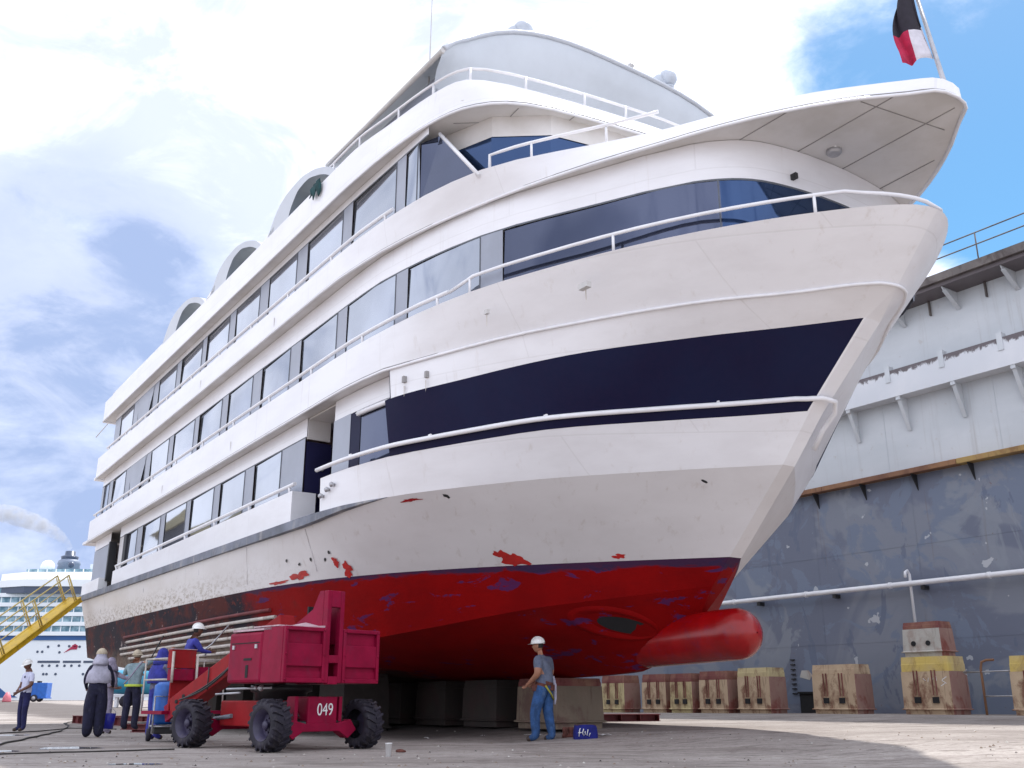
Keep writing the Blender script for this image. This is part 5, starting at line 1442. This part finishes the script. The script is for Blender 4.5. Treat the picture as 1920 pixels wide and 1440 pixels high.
def people():
    # 1 man in jeans in the foreground, seen from behind and his left, weight on one leg
    p = gp(1020, 1391)
    face = math.atan2(.42, -.90)
    r, J = person('man in grey-blue tee, blue jeans and white hard hat standing before the keel block', p, face,
        {'pelvis': (.01, -.02, .93), 'spine': (.015, -.03, 1.10), 'chest': (.01, -.01, 1.30), 'neck': (.0, .045, 1.47), 'skull': (-.005, .075, 1.55),
         'sh_l': (-.20, .03, 1.40), 'el_l': (-.27, -.02, 1.13), 'wr_l': (-.20, .20, .97), 'ha_l': (-.16, .26, .93),
         'sh_r': (.20, -.02, 1.40), 'el_r': (.28, -.03, 1.13), 'wr_r': (.19, .19, .99), 'ha_r': (.14, .25, .95),
         'hip_l': (-.09, 0, .89), 'kn_l': (-.12, .12, .48), 'an_l': (-.12, .10, .085), 'to_l': (-.16, .27, .035),
         'hip_r': (.10, -.02, .89), 'kn_r': (.10, -.04, .48), 'an_r': (.10, -.12, .085), 'to_r': (.13, .05, .035)},
        'tee', 'jeans', hat='hard', belt='brown_cloth', head_yaw=.25, head_tilt=-.05, bulk=1.5, leg_bulk=1.4, height=1.06)
    b = MB()
    b.tube([(.17, -.06, .93), (.20, -.02, .80), (.17, .08, .68), (.06, .13, .66)], .017, 6); b.tube([(-.14, -.10, .93), (-.04, -.16, .80), (.12, -.14, .70)], .016, 6)
    b.build('harness_strap', M['harness'], r)
    b = MB(); b.tube([(.19, -.10, 1.10), (.215, -.13, .95), (.20, -.14, .72), (.19, -.13, .62)], [.03, .032, .028, .02], 8); b.build('tool_roll', M['hood_grey'], r)
    b = MB(); b.box((-.15, .10, .90), (.06, .10, .12)); b.box((.05, -.15, .90), (.12, .05, .10)); b.build('tool_pouch', M['brown_cloth'], r, bevel=.01)
    # 2 man in the white polo, far left
    p = at(46, 26.6)
    r2, J2 = person('man in white polo shirt and navy trousers standing alone at the far left', p, math.atan2(-.75, -.55),
        {'wr_l': (-.10, .22, .98), 'el_l': (-.25, .02, 1.13), 'ha_l': (-.05, .25, .95), 'wr_r': (.10, .20, .94), 'el_r': (.26, .0, 1.13), 'ha_r': (.05, .24, .91), 'skull': (0, .03, 1.55),
         'kn_l': (-.12, .03, .49), 'an_l': (-.13, 0, .085), 'to_l': (-.16, .15, .035)},
        'polo', 'navy_cloth', hat='hard', head_tilt=-.35, skin='skin_dark', bulk=1.15, leg_bulk=1.1)
    b = MB(); b.box((-.08, .128, 1.33), (.05, .01, .06)); b.build('chest_badge', M['navy_cloth'], r2)
    # 3 person in the dark overall with grey hood
    p = at(180, 22.4)
    person('person in long black overall with light grey hood and shoulder cape, back turned', p, math.atan2(.85, -.35),
        {'el_l': (-.25, .05, 1.14), 'wr_l': (-.22, .20, .98), 'ha_l': (-.20, .27, .95), 'el_r': (.27, .03, 1.14), 'wr_r': (.30, .22, 1.02), 'ha_r': (.30, .29, 1.0)},
        'overall_dark', 'overall_dark', sleeve='long', hood='hood_grey', hat='cap', bulk=1.35, leg_bulk=1.85, height=1.03)
    # 4 person behind in lavender coverall, stretching an arm with a lance to the right
    p = at(199, 24.6)
    r4, J4 = person('person in dirty lavender coverall half hidden behind the black overall, holding out a spray lance', p, math.atan2(.8, .5),
        {'sh_r': (.18, .02, 1.41), 'el_r': (.36, .20, 1.28), 'wr_r': (.50, .40, 1.33), 'ha_r': (.55, .46, 1.36), 'el_l': (-.22, .08, 1.13), 'wr_l': (-.1, .26, 1.05), 'ha_l': (-.05, .32, 1.06)},
        'coverall_lav', 'coverall_lav', sleeve='long', hood=True, bulk=1.1, leg_bulk=1.15, height=.98)
    b = MB(); h = J4['ha_r']; b.tube([h + Vector((-.08, -.14, -.1)), h + Vector((.05, .08, .12)), h + Vector((.25, .38, .95))], .018, 6); b.build('spray_lance', M['blackmetal'], r4)
    # 5 person in teal-grey shirt with lime hem reaching up
    p = at(247, 21.9, .16)
    r5, J5 = person('person in teal-grey shirt with lime hem and tan cap reaching an arm up, back turned', p, math.atan2(.9, .15),
        {'el_l': (-.32, .10, 1.22), 'wr_l': (-.26, .32, 1.30), 'ha_l': (-.24, .40, 1.33), 'sh_r': (.18, 0, 1.44), 'el_r': (.42, .12, 1.55), 'wr_r': (.62, .24, 1.72), 'ha_r': (.69, .28, 1.78),
         'kn_l': (-.13, .02, .49), 'an_l': (-.13, -.02, .085), 'to_l': (-.15, .14, .035), 'kn_r': (.12, .02, .49), 'an_r': (.125, -.02, .085)},
        'shirt_teal', 'overall_dark', sleeve='long', hood=None, hat=None, bulk=1.15, leg_bulk=1.3, height=.92, hem='lime')
    b = MB(); hc = J5['skull'] + Vector((0, .02, .075)); b.ball(hc + Vector((0, -.005, .04)), (.10, .12, .10), 0, 14, 8); b.lathe([(.10, .01), (.135, -.02)], hc + Vector((0, 0, .03)), 'z', 16, caps=False); b.build('cap', M['straw'], r5, fix=False)
    b = MB(); b.tube([(-.16, -.15, 1.0), (.0, -.175, 1.16), (.13, -.15, 1.36), (.18, -.04, 1.50)], .016, 6); b.build('hose_sling', M['coverall_lav'], r5)
    # 6 blue hooded worker by the drum
    p = at(292, 20.9)
    person('worker in plaid shirt with royal blue hood standing beside the blue drum', p, math.atan2(.85, .5),
        {'el_l': (-.27, .10, 1.15), 'wr_l': (-.22, .30, 1.25), 'ha_l': (-.18, .38, 1.28), 'el_r': (.28, .10, 1.18), 'wr_r': (.26, .30, 1.28), 'ha_r': (.24, .37, 1.30), 'skull': (0, .05, 1.56)},
        'plaid', 'royal', sleeve='long', hood='royal', bulk=1.1, leg_bulk=1.15, height=1.0)
    # 7 worker in the basket
    p = lift_pt(3.62, -.30, .565)
    r7, J7 = person('worker in blue coverall and white hard hat standing in the red lift platform', p, math.atan2(.55, .75),
        {'spine': (0, .02, 1.10), 'chest': (0, .05, 1.29), 'neck': (0, .10, 1.45), 'skull': (0, .14, 1.53), 'sh_l': (-.17, .06, 1.40), 'sh_r': (.17, .06, 1.40),
         'el_l': (-.30, .22, 1.22), 'wr_l': (-.36, .44, 1.22), 'ha_l': (-.37, .52, 1.23), 'el_r': (.22, .20, 1.18), 'wr_r': (.10, .42, 1.16), 'ha_r': (.05, .49, 1.17)},
        'royal', 'royal', sleeve='long', hat='hard', bulk=1.2, leg_bulk=1.15, height=.93, skin='skin_dark')
    b = MB(); h = J7['ha_l']; b.tube([h + Vector((.1, -.2, -.08)), h + Vector((-.02, .1, .12)), h + Vector((-.15, .5, .55))], .016, 6); b.tube([h + Vector((0, 0, .02)), h + Vector((.02, -.03, -.12))], .02, 6); b.build('spray_gun', M['steel'], r7)
people()

# ------------------------------------------------------------------ small things on the dock floor
def small():
    def beam(px0, py0, px1, py1, w, h, label, cat='steel beam', name='steel_beam', group='red beams on the floor by the workers'):
        a, c = gp(px0, py0), gp(px1, py1); d = (c - a); L = d.length; rz = math.atan2(d.y, d.x)
        m = (a + c) / 2
        b = MB(); b.bx(-L / 2, L / 2, -w / 2, w / 2, h - .02, h); b.bx(-L / 2, L / 2, -w / 2, w / 2, 0, .02); b.bx(-L / 2, L / 2, -.012, .012, .0201, h - .0201)
        for k in range(int(L / .6) + 1):
            x = -L / 2 + .05 + k * (L - .1) / max(1, int(L / .6)); b.bx(x - .008, x + .008, -w / 2 + .004, w / 2 - .004, .0202, h - .0202)
        o = b.build(name, M['skid'], None, (m.x, m.y, min(a.z, c.z)), rz); tag(o, label, cat, group); return o
    beam(140, 1356, 232, 1361, .22, .26, 'dark red beam lying behind the black overall, at the left of the stack')
    beam(232, 1368, 285, 1369, .24, .15, 'short red beam on the floor under the teal shirt')
    beam(250, 1373, 300, 1374, .20, .08, 'low flat red beam nearest the camera, left of the front tyre')
    beam(278, 1372, 322, 1374, .26, .20, 'dark red beam under the blue drum next to the front tyre')
    beam(215, 1352, 310, 1353, .20, .20, 'long red beam behind the workers')
    o = beam(1120, 1353, 1232, 1352, .5, .20, 'flat dark red steel plate beam lying on the floor under the red bulb', group=None)
    # bucket
    p = gp(206, 1352); b = MB(); b.lathe([(.001, .0), (.13, .0), (.16, .32), (.15, .32), (.125, .02), (.001, .02)], (0, 0, 0), 'z', 16, caps=False)
    o = empty('bucket', at(206, 22.9)); o.location.z += .16; tag(o, 'blue bucket on the red beam between the overall and the teal shirt', 'bucket'); b.build('pail', M['bluedeep'], o)
    b = MB(); b.tube([(.155 * math.cos(a), .02, .31 - .12 * math.sin(a) * -1) for a in [math.pi * k / 8 for k in range(9)]], .006, 5); b.build('handle', M['steel'], o)
    # blue drum on its trolley with pipe frame
    p = at(312, 20.0); o = empty('pressure_washer', p, R(25)); tag(o, 'bright blue drum of a washer on a pipe trolley next to the front tyre', 'pressure washer')
    b = MB(); b.lathe([(.001, .30), (.16, .31), (.24, .38), (.25, .55), (.25, .86), (.24, 1.02), (.17, 1.08), (.001, 1.09)], (0, 0, 0), 'z', 20, caps=False); b.build('drum', M['bluepaint'], o)
    b = MB(); b.tube([(-.24, -.26, .15), (-.24, -.26, .82), (.24, -.26, .82), (.24, -.26, .15)], .02, 6); b.tube([(-.24, .26, .15), (-.24, .26, .5), (.24, .26, .5), (.24, .26, .15)], .02, 6); b.tube([(-.24, -.26, .28), (.24, -.26, .28), (.24, .26, .28), (-.24, .26, .28)], .02, 6, loop=True); b.build('frame', M['steel'], o)
    b = MB(); b.bx(-.2, .2, -.2, .2, .14, .28); b.build('pump', M['blackmetal'], o, bevel=.02)
    for x in (-.2, .2):
        b = MB(); b.lathe([(.001, -.04), (.11, -.04), (.12, 0), (.11, .04), (.001, .04)], (0, 0, 0), 'x', 16, caps=False); b.build('wheel', M['rubber'], o, (x * 1.25, .15, .12))
    # bag with white lettering and boots beside it
    p = gp(1098, 1387); o = empty('tool_bag', p, R(8)); tag(o, 'blue tool bag with scrawled white letters at the foot of the keel block', 'bag')
    b = MB(); rows = []
    for i in range(8):
        f = i / 7; k = 1 - .12 * f + .05 * math.sin(f * 3)
        rows.append([(.22 * k * (abs(math.cos(a)) ** .45) * (1 if math.cos(a) > 0 else -1), .13 * k * (abs(math.sin(a)) ** .45) * (1 if math.sin(a) > 0 else -1), .25 * f + .012 * math.sin(a * 3)) for a in [2 * math.pi * j / 32 for j in range(32)]])
    b.grid(rows, 0, True, loop=True); b.poly([Vector(q) for q in rows[-1]], 1); b.build('bag_body', [M['blue_bag'], M['bag_dark']], o)
    b = MB()
    for st in ([(-.15, .06), (-.135, .17), (-.12, .20)], [(-.165, .12), (-.10, .125)], [(-.06, .19), (-.085, .12), (-.06, .07), (-.03, .10), (-.035, .15)], [(.02, .18), (.0, .08), (.04, .06), (.06, .12)]):
        b.tube([(x, -.137, z) for x, z in st], .009, 5)
    b.build('lettering', M['white_mark'], o)
    p = gp(1065, 1385)
    for i, (dx, dy, a, lb) in enumerate(((-.05, -.02, .5, 'left brown work boot beside the blue bag'), (.06, .08, 1.1, 'right brown work boot leaning against the blue bag'))):
        b = MB(); b.lathe([(.05, .06), (.052, .12), (.055, .20), (.05, .20), (.045, .10)], (0, 0, 0), 'z', 12, caps=False)
        b.ball((.08, 0, .045), (.11, .048, .045), 0, 12, 7); b.ball((-.01, 0, .05), (.06, .045, .05), 0, 10, 6); b.bx(-.06, .18, -.045, .045, 0, .02)
        o = b.build('boot', M['brown_cloth'], None, (p.x + dx, p.y + dy, p.z), a, fix=False); tag(o, lb, 'boot', 'boots by the blue bag')
    # foam cup
    p = gp(728, 1419); b = MB(); b.lathe([(.001, .0), (.034, .0), (.047, .17), (.050, .17), (.050, .178), (.045, .178), (.032, .008), (.001, .008)], (0, 0, 0), 'z', 20, caps=False)
    o = b.build('foam_cup', M['cup'], None, p); tag(o, 'white foam cup standing on the floor by the right tyre', 'cup')
    p = gp(750, 1411); b = MB(); b.ball((0, 0, .02), (.07, .04, .03), 0, 10, 6); b.ball((.05, .02, .015), (.04, .03, .02), 0, 8, 5); o = b.build('stone', M['brown_cloth'], None, p, fix=False); tag(o, 'small dark brown clod on the floor just right of the foam cup', 'stone')
    # litter
    for i, (px, py, w, lb) in enumerate(((1000, 1380, .16, 'crumpled white paper sheet beside the foot of the man in jeans'), (1133, 1380, .12, 'white scrap on the floor right of the blue bag'), (800, 1386, .05, 'tiny white scrap on the floor under the hull, right of the foam cup'), (905, 1382, .05, 'tiny white scrap on the floor midway between the foam cup and the man in jeans'))):
        p = gp(px, py); b = MB(); r = random.Random(i)
        rows = [[(w * (x - 1.5) * .7, w * (y - 1) * .6, .012 + r.random() * .03) for x in range(4)] for y in range(3)]; b.grid(rows, 0, False)
        o = b.build('paper_scrap', M['cup'], None, p, r.random(), fix=False); o.modifiers.new('thick', 'SOLIDIFY').thickness = .003; tag(o, lb, 'litter', 'paper scraps on the floor')
    # cables on the floor
    def cable(pts, r, lb):
        P = [gp(*q) + Vector((0, 0, r)) for q in pts]; b = MB()
        n = 8 * len(P); d = list(range(len(P))); fx = pchip(d, [p.x for p in P]); fy = pchip(d, [p.y for p in P])
        Q = []
        for i in range(n + 1):
            k = (len(P) - 1) * i / n; x, y = fx(k) + .03 * math.sin(i * 1.3), fy(k) + .03 * math.cos(i * .9); Q.append((x, y, gz(x, y) + r))
        b.tube(Q, r, 6); o = b.build('hose', M['cable'], None); tag(o, lb, 'hose', 'hoses on the floor at the left')
    cable([(-20, 1402), (60, 1384), (105, 1374), (128, 1362), (122, 1357), (140, 1353)], .018, 'black hose curling from the left edge towards the red beams')
    cable([(-20, 1416), (80, 1413), (200, 1410), (330, 1406)], .012, 'thin dark hose lying across the floor in front of the left tyre')
    cable([(-20, 1377), (70, 1372), (130, 1366), (220, 1368)], .014, 'thin hose farther back running behind the other hose')
    # puddles
    t = NT('wet_film'); t.color((.30, .28, .26)); t.rough(.06); t.b.inputs['Specular IOR Level'].default_value = .9
    for (px, py, a, c) in ((128, 1403, .52, .50), (258, 1433, .30, .16), (12, 1379, .45, .5), (4, 1409, .3, .25), (372, 1386, .0, 0)):
        if a == 0: continue
        p = gp(px, py); r = random.Random(px); b = MB(); ring = []
        for j in range(22):
            th = 2 * math.pi * j / 22; k = .7 + .5 * r.random(); x, y = p.x + a * k * math.cos(th), p.y + c * k * math.sin(th); ring.append((x, y, gz(x, y) + .005))
        b.poly(ring); o = b.build('puddle', t.m, None, fix=False); tag(o, kind='structure')
    # grit and flakes of paint lying about
    rr = random.Random(21); b = MB()
    for k in range(520):
        px = rr.uniform(0, 1920); py = 1362 + 78 * rr.random() ** .8
        p = gp(px, py); w = rr.uniform(.008, .028); h = w * rr.uniform(.3, .8)
        n = 5; a0 = rr.uniform(0, 6); ring = [(p.x + w * rr.uniform(.7, 1.2) * math.cos(a0 + 2 * math.pi * i / n), p.y + w * rr.uniform(.7, 1.2) * math.sin(a0 + 2 * math.pi * i / n)) for i in range(n)]
        m = rr.choice((0, 0, 1, 2))
        lo = [b.vert((x, y, gz(x, y) - .002)) for x, y in ring]; hi = b.vert((p.x, p.y, gz(p.x, p.y) + h))
        for i in range(n): b.face((lo[i], lo[(i + 1) % n], hi), m)
    o = b.build('grit', [M['block_keel'], M['block_shaded'], M['block_grey']], None, fix=False); tag(o, 'grit and paint flakes scattered over the dock floor', 'grit', kind='stuff')
    # loose hand rail by the wall
    o = empty('hand_rail', W(16.2, -13.9, gz(W(16.2, -13.9).x, W(16.2, -13.9).y)), SHIP_RZ); tag(o, 'rusty pipe hand rail with a bent top standing at the right edge by the wall', 'hand rail')
    b = MB(); b.tube([(0, 0, 0), (0, 0, 1.25), (-.05, 0, 1.42), (-.2, 0, 1.47), (-.42, 0, 1.47)], .035, 8); b.tube([(-1.1, 0, 0), (-1.1, 0, 1.2)], .035, 8); b.build('post', M['fender'], o)
    b = MB(); b.tube([(.55, 0, 1.15), (-1.1, 0, 1.17)], .022, 7); b.tube([(.55, 0, 1.15), (.42, 0, 1.23)], .015, 5); b.tube([(.55, 0, 1.15), (.42, 0, 1.07)], .015, 5); b.tube([(0, 0, .5), (-1.1, 0, .5)], .022, 7); b.build('cross_bar', M['steel'], o)
small()

# ------------------------------------------------------------------ gangway
def gangway():
    a = W(38.6, 5.75, 4.28)           # head, resting on the gunwale
    d2 = W(0, 0) - W(0, 0)
    foot_dir = pixdir(-120, 1316); foot_dir.z = 0
    # runs down and outboard past the left edge of the picture
    end = Vector((-17.5, 30.0, 0)); end.z = gz(end.x, end.y) + .05
    L = (end - a).length; d = (end - a).normalized(); side = Vector((-d.y, d.x, 0)).normalized(); up = side.cross(d).normalized()
    if up.z < 0: up = -up
    root = empty('gangway', end); tag(root, 'yellow steel gangway with pipe railings sloping up to the ship stern', 'gangway')
    o = -end
    def P(k, sw, h): return a + d * (L * k) + side * sw + up * h + o
    for sw in (-.24, .24):
        b = MB()
        for (h0, h1, w) in ((0, .03, .04), (-.16, -.13, .04), (-.16, .03, .012)):
            c = [P(0, sw - w, h0), P(0, sw + w, h0), P(0, sw + w, h1), P(0, sw - w, h1)]
            b.prism(c, P(1, 0, 0) - P(0, 0, 0))
        b.build('side_beam', M['yellow'], root)
    b = MB(); b.prism([P(0, -.21, -.02), P(0, .21, -.02), P(0, .21, .02), P(0, -.21, .02)], P(1, 0, 0) - P(0, 0, 0))
    b.build('walkway_deck', M['yellow'], root)
    for sw in (-.24, .24):
        b = MB(); b.tube([P(.03, sw, 1.0), P(1, sw, 1.0)], .024, 6); b.tube([P(.03, sw, .52), P(1, sw, .52)], .018, 6)
        n = 5
        for i in range(n):
            k = .03 + .94 * i / (n - 1) * 1.0
            b.tube([P(k, sw, .02), P(k, sw, 1.0)], .03, 6); b.tube([P(k + .012, sw, .02), P(k + .012, sw, 1.0)], .018, 5)
        b.build('railing', M['yellow_rail'], root)
gangway()

# ------------------------------------------------------------------ things across the basin
def cruise_ship():
    Y0 = 300.0
    def X(px): return (px - 960) / 1943.6 * Y0
    def Z(py): return .72 + Y0 * math.tan(math.asin(pixdir(100, py).z)) * 1.0
    sc = Y0 / 1943.6
    root = empty('cruise_ship', (X(150), Y0, -1.5), 0); tag(root, 'huge white cruise ship with rows of balconies and a dark funnel, far behind', 'cruise ship')
    Xo = -X(150); 
    def mb():
        b = MB(); b.X = Matrix.Translation((Xo, 0, 1.5)); return b
    pw = simple('cruise_white', (.90, .91, .92), .4, 0, .04, .02); tt = NT('balcony_glass'); xx = tt.math('FRACT', tt.math('MULTIPLY', tt.xyz()[0], .36))
    tt.color(tt.mix(tt.ramp(xx, .86, .90), tt.mix(tt.ramp(tt.noise(.5, 4, .6), .35, .65), (.06, .16, .22), (.30, .44, .50)), (.75, .78, .80))); tt.rough(.3); tg = tt.m; dk = simple('cruise_dark', (.06, .08, .13), .3); bl = simple('cruise_blue', (.02, .10, .30), .4, 0, .2, .05); gr = simple('funnel_grey', (.20, .24, .32), .5)
    def z(py): return .72 + (1316 - py) * sc * 1.02
    xl, xr = X(-120), X(345)
    b = mb(); b.bx(xl, xr, 0, 40, -3, z(1198)); b.build('hull', pw, root)
    b = mb(); b.bx(xl, xr, -.3, 0, z(1206), z(1198)); b.build('hull_line', bl, root)
    # rows of balconies, stepped back deck by deck
    rows = [1198, 1180, 1162, 1144, 1126]
    for i, py in enumerate(rows):
        off = i * .4
        b = mb(); b.bx(xl, xr, off, 40, z(py), z(py - 18) - .02); b.build('deck', tg, root)
        b = mb(); b.bx(xl, xr, off - .9, 0 + off - .02, z(py) + .01, z(py) + 1.15); b.build('balcony_front', pw, root)
    b = mb()
    pts = [(X(-110), 6), (X(20), -2.5), (X(170), -1.5), (X(330), 6), (X(330), 38), (X(-110), 38)]
    b.prism([(x, y, z(1108)) for x, y in pts], (0, 0, z(1095) - z(1108))); b.build('bridge_deck', pw, root)
    b = mb(); b.prism([(x, y + .1 if y < 10 else y, z(1120)) for x, y in [(X(-108), 6.3), (X(20), -2.2), (X(170), -1.2), (X(328), 6.3), (X(328), 37), (X(-108), 37)]], (0, 0, z(1108) - z(1120) - .02)); b.build('bridge_windows', dk, root)
    b = mb(); b.prism([(X(-60), 8, z(1095) + .02), (X(10), 2, z(1095) + .02), (X(160), 2, z(1095) + .02), (X(300), 8, z(1095) + .02), (X(300), 36, z(1095) + .02), (X(-60), 36, z(1095) + .02)], (0, 0, z(1078) - z(1095))); b.build('upper_deck', pw, root)
    b = mb(); b.prism([(X(0), 4, z(1078) + .03), (X(120), 4, z(1078) + .03), (X(250), 10, z(1078) + .03), (X(250), 34, z(1078) + .03), (X(0), 34, z(1078) + .03)], (0, 0, 1.1)); b.build('glass_screen', tg, root)
    b = mb(); b.lathe([(3.9, z(1079)), (3.2, z(1054)), (3.5, z(1052)), (3.3, z(1046)), (2.4, z(1042))], (X(48), 16, 0), 'z', 20); b.build('funnel', gr, root)
    b = mb(); b.lathe([(2.4, z(1043)), (2.7, z(1037)), (2.4, z(1036)), (1.6, z(1034)), (1.5, z(1026))], (X(48), 16, 0), 'z', 16); b.build('funnel_top', dk, root)
    b = mb(); b.ball((X(23), 10, z(1062)), 2.1, 0, 20, 12); b.lathe([(.8, z(1080)), (.8, z(1072))], (X(23), 10, 0), 'z', 10); b.build('radome', pw, root)
    b = mb(); b.ball((X(70), 10, z(1058)), 1.0, 0, 14, 8); b.build('small_radome', dk, root)
    for k, px in enumerate((85, 95, 105, 112, 130)):
        b = mb(); b.bx(X(px) - .6, X(px) + .6, 20, 22, z(1078), z(1048 + 7 * (k % 3))); b.build('mast', pw, root)
    # mooring deck openings, portholes, red crest, blue flare
    for (a, c) in ((60, 102), (108, 142), (147, 200), (206, 260)):
        b = mb(); b.bx(X(a), X(c), -.12, .02, z(1247), z(1243)); b.build('mooring_opening', dk, root)
    for px, py in ((74, 1267), (80, 1267), (97, 1267), (149, 1267), (76, 1218), (96, 1216), (116, 1217), (127, 1215), (136, 1218), (57, 1227), (66, 1227), (99, 1228), (170, 1267), (215, 1267), (70, 1252), (83, 1252), (98, 1252), (112, 1252), (125, 1252), (140, 1252)):
        b = mb(); b.lathe([(.38, -.12), (.38, .02)], (X(px), 0, z(py)), 'y', 8); b.build('porthole', dk, root)
    b = mb(); rd = simple('crest_red', (.45, .02, .07), .5)
    for q in ([(107, 1229), (122, 1217), (133, 1217), (131, 1223), (121, 1223)], [(121, 1216), (127, 1213), (133, 1216), (127, 1219)]):
        b.prism([(X(x), -.1, z(y)) for x, y in q], (0, -.06, 0))
    b.build('red_crest', rd, root)
    b = mb(); b.prism([(X(-60), -.1, z(1284)), (X(-6), -.1, z(1290)), (X(8), -.1, z(1300)), (X(32), -.1, z(1308)), (X(-60), -.1, z(1310))], (0, -.08, 0)); b.build('bow_flash', bl, root)
    # smoke from the funnel
    s = MB(); sp = Vector((X(48), 16 + Y0, z(1022)))
    rr = random.Random(4)
    m = bpy.data.materials.new('smoke'); m.use_nodes = True; nt = m.node_tree; nt.nodes.clear()
    out = nt.nodes.new('ShaderNodeOutputMaterial'); pv = nt.nodes.new('ShaderNodeVolumePrincipled'); pv.inputs['Color'].default_value = (.95, .95, .97, 1)
    tc = nt.nodes.new('ShaderNodeTexCoord'); nz = nt.nodes.new('ShaderNodeTexNoise'); nz.inputs['Scale'].default_value = .35; nz.inputs['Detail'].default_value = 5
    nt.links.new(tc.outputs['Object'], nz.inputs['Vector']); mr = nt.nodes.new('ShaderNodeMapRange'); mr.inputs[1].default_value = .36; mr.inputs[2].default_value = .7; mr.inputs[4].default_value = .34
    nt.links.new(nz.outputs['Fac'], mr.inputs[0]); nt.links.new(mr.outputs[0], pv.inputs['Density']); nt.links.new(pv.outputs[0], out.inputs['Volume'])
    pts = [Vector((0, 0, 0)), Vector((-1.6, 0, 2.0)), Vector((-4, 0, 4.2)), Vector((-7.5, 0, 6.4)), Vector((-12, 0, 8.4)), Vector((-20, 0, 11)), Vector((-30, 0, 13))]
    s.tube(pts, [.8, 1.2, 1.7, 2.3, 2.8, 3.2, 2.5], 12)
    o = s.build('smoke', m, None, sp, 0); tag(o, kind='stuff', label='thin white plume drifting left from the cruise ship funnel', cat='smoke')
cruise_ship()

def far_things():
    # blue trailer beyond the polo man
    p = at(76, 92); o = empty('trailer', p, 0); tag(o, 'small blue box trailer on the quay just right of the man in the polo shirt', 'trailer')
    b = MB(); b.bx(-.75, .62, -.5, .5, .38, 1.62); b.bx(-.72, .7, -.55, .55, .28, .38); b.build('box', M['bluepaint'], o, bevel=.03)
    b = MB(); b.bx(-.45, -.2, -.2, .2, 1.62, 1.78); b.build('filler_cap', M['dark'], o)
    for y in (-.58, .58):
        b = MB(); b.lathe([(.001, -.09), (.17, -.09), (.29, -.1), (.31, 0), (.29, .1), (.001, .1)], (0, 0, 0), 'y', 18, caps=False); w = b.build('wheel', M['rubber'], o, (-.38, y, .31))
        b = MB(); b.lathe([(.001, -.12), (.16, -.12), (.17, -.10)], (0, 0, 0), 'y', 16, caps=False); b.build('rim', M['steel'], w)
    # tank trailer seen between the workers
    p = at(265, 66); o = empty('tank_trailer', p, R(8)); tag(o, 'teal blue tank trailer on legs standing far behind the workers', 'tank trailer')
    b = MB(); b.lathe([(.001, -2.0), (.5, -1.98), (.72, -1.8), (.75, -1), (.75, 1), (.72, 1.8), (.5, 1.98), (.001, 2.0)], (0, 0, 1.55), 'x', 20, caps=False); t = simple('tank_teal', (.03, .24, .38), .35, 0, .1, .6); b.build('tank', t, o)
    b = MB(); b.bx(-1.9, 1.9, -.4, .4, .62, .78); b.build('chassis', M['girder'], o)
    for x in (-1.5, 0, 1.4):
        b = MB(); b.bx(x - .08, x + .08, -.3, -.2, .0, .62); b.bx(x - .08, x + .08, .2, .3, .0, .62); b.build('leg', M['rail'], o)
    for x in (-.9, .9):
        b = MB(); b.lathe([(.001, -.5), (.36, -.5), (.38, -.3), (.2, -.28), (.2, .28), (.38, .3), (.36, .5), (.001, .5)], (0, 0, 0), 'y', 16, caps=False); b.build('wheel', M['rubber'], o, (x, 0, .38))
    b = MB(); b.lathe([(.05, 0), (.35, 0), (.38, .08), (.30, .45), (.12, .8), (.05, .82)], (0, 0, 0), 'z', 12); o = b.build('marker_float', simple('pink_float', (.65, .18, .22), .5), None, at(12, 90)); tag(o, 'faded pink float lying at the quay edge at the far left', 'float')
far_things()

def warehouse():
    # long quayside shed off to the left, mirrored in the lower windows
    c = W(112, 44); o = empty('warehouse', (c.x, c.y, gz(c.x, c.y) - .3), SHIP_RZ + R(25)); tag(o, 'long grey quayside shed with yellow-green roof off to the left, mirrored in windows', 'warehouse')
    b = MB(); b.bx(-34, 34, -12, 12, 0, 14.0); b.build('wall', simple('shed_wall', (.10, .10, .12), .7, 0, .2, .15), o)
    b = MB(); b.prism([(-35, -13, 14.01), (-35, 13, 14.01), (-35, 0, 16.2)], (70, 0, 0)); b.build('roof', simple('shed_roof', (.34, .30, .17), .6, 0, .2, .1), o)
    b = MB(); b.bx(-10, -2, -12.05, -12.0, 0, 8); b.build('door', M['dark'], o)
    for k in range(6):
        b = MB(); b.bx(-30 + 10.5 * k, -26 + 10.5 * k, -12.06, -12.0, 10, 13); b.build('window', M['glass_blue'], o)
    b = MB(); b.bx(6, 9, -3, 0, 16.5, 22); b.bx(-20, -19, 0, 1, 17, 26); b.build('roof_vent', M['column'], o)
warehouse()
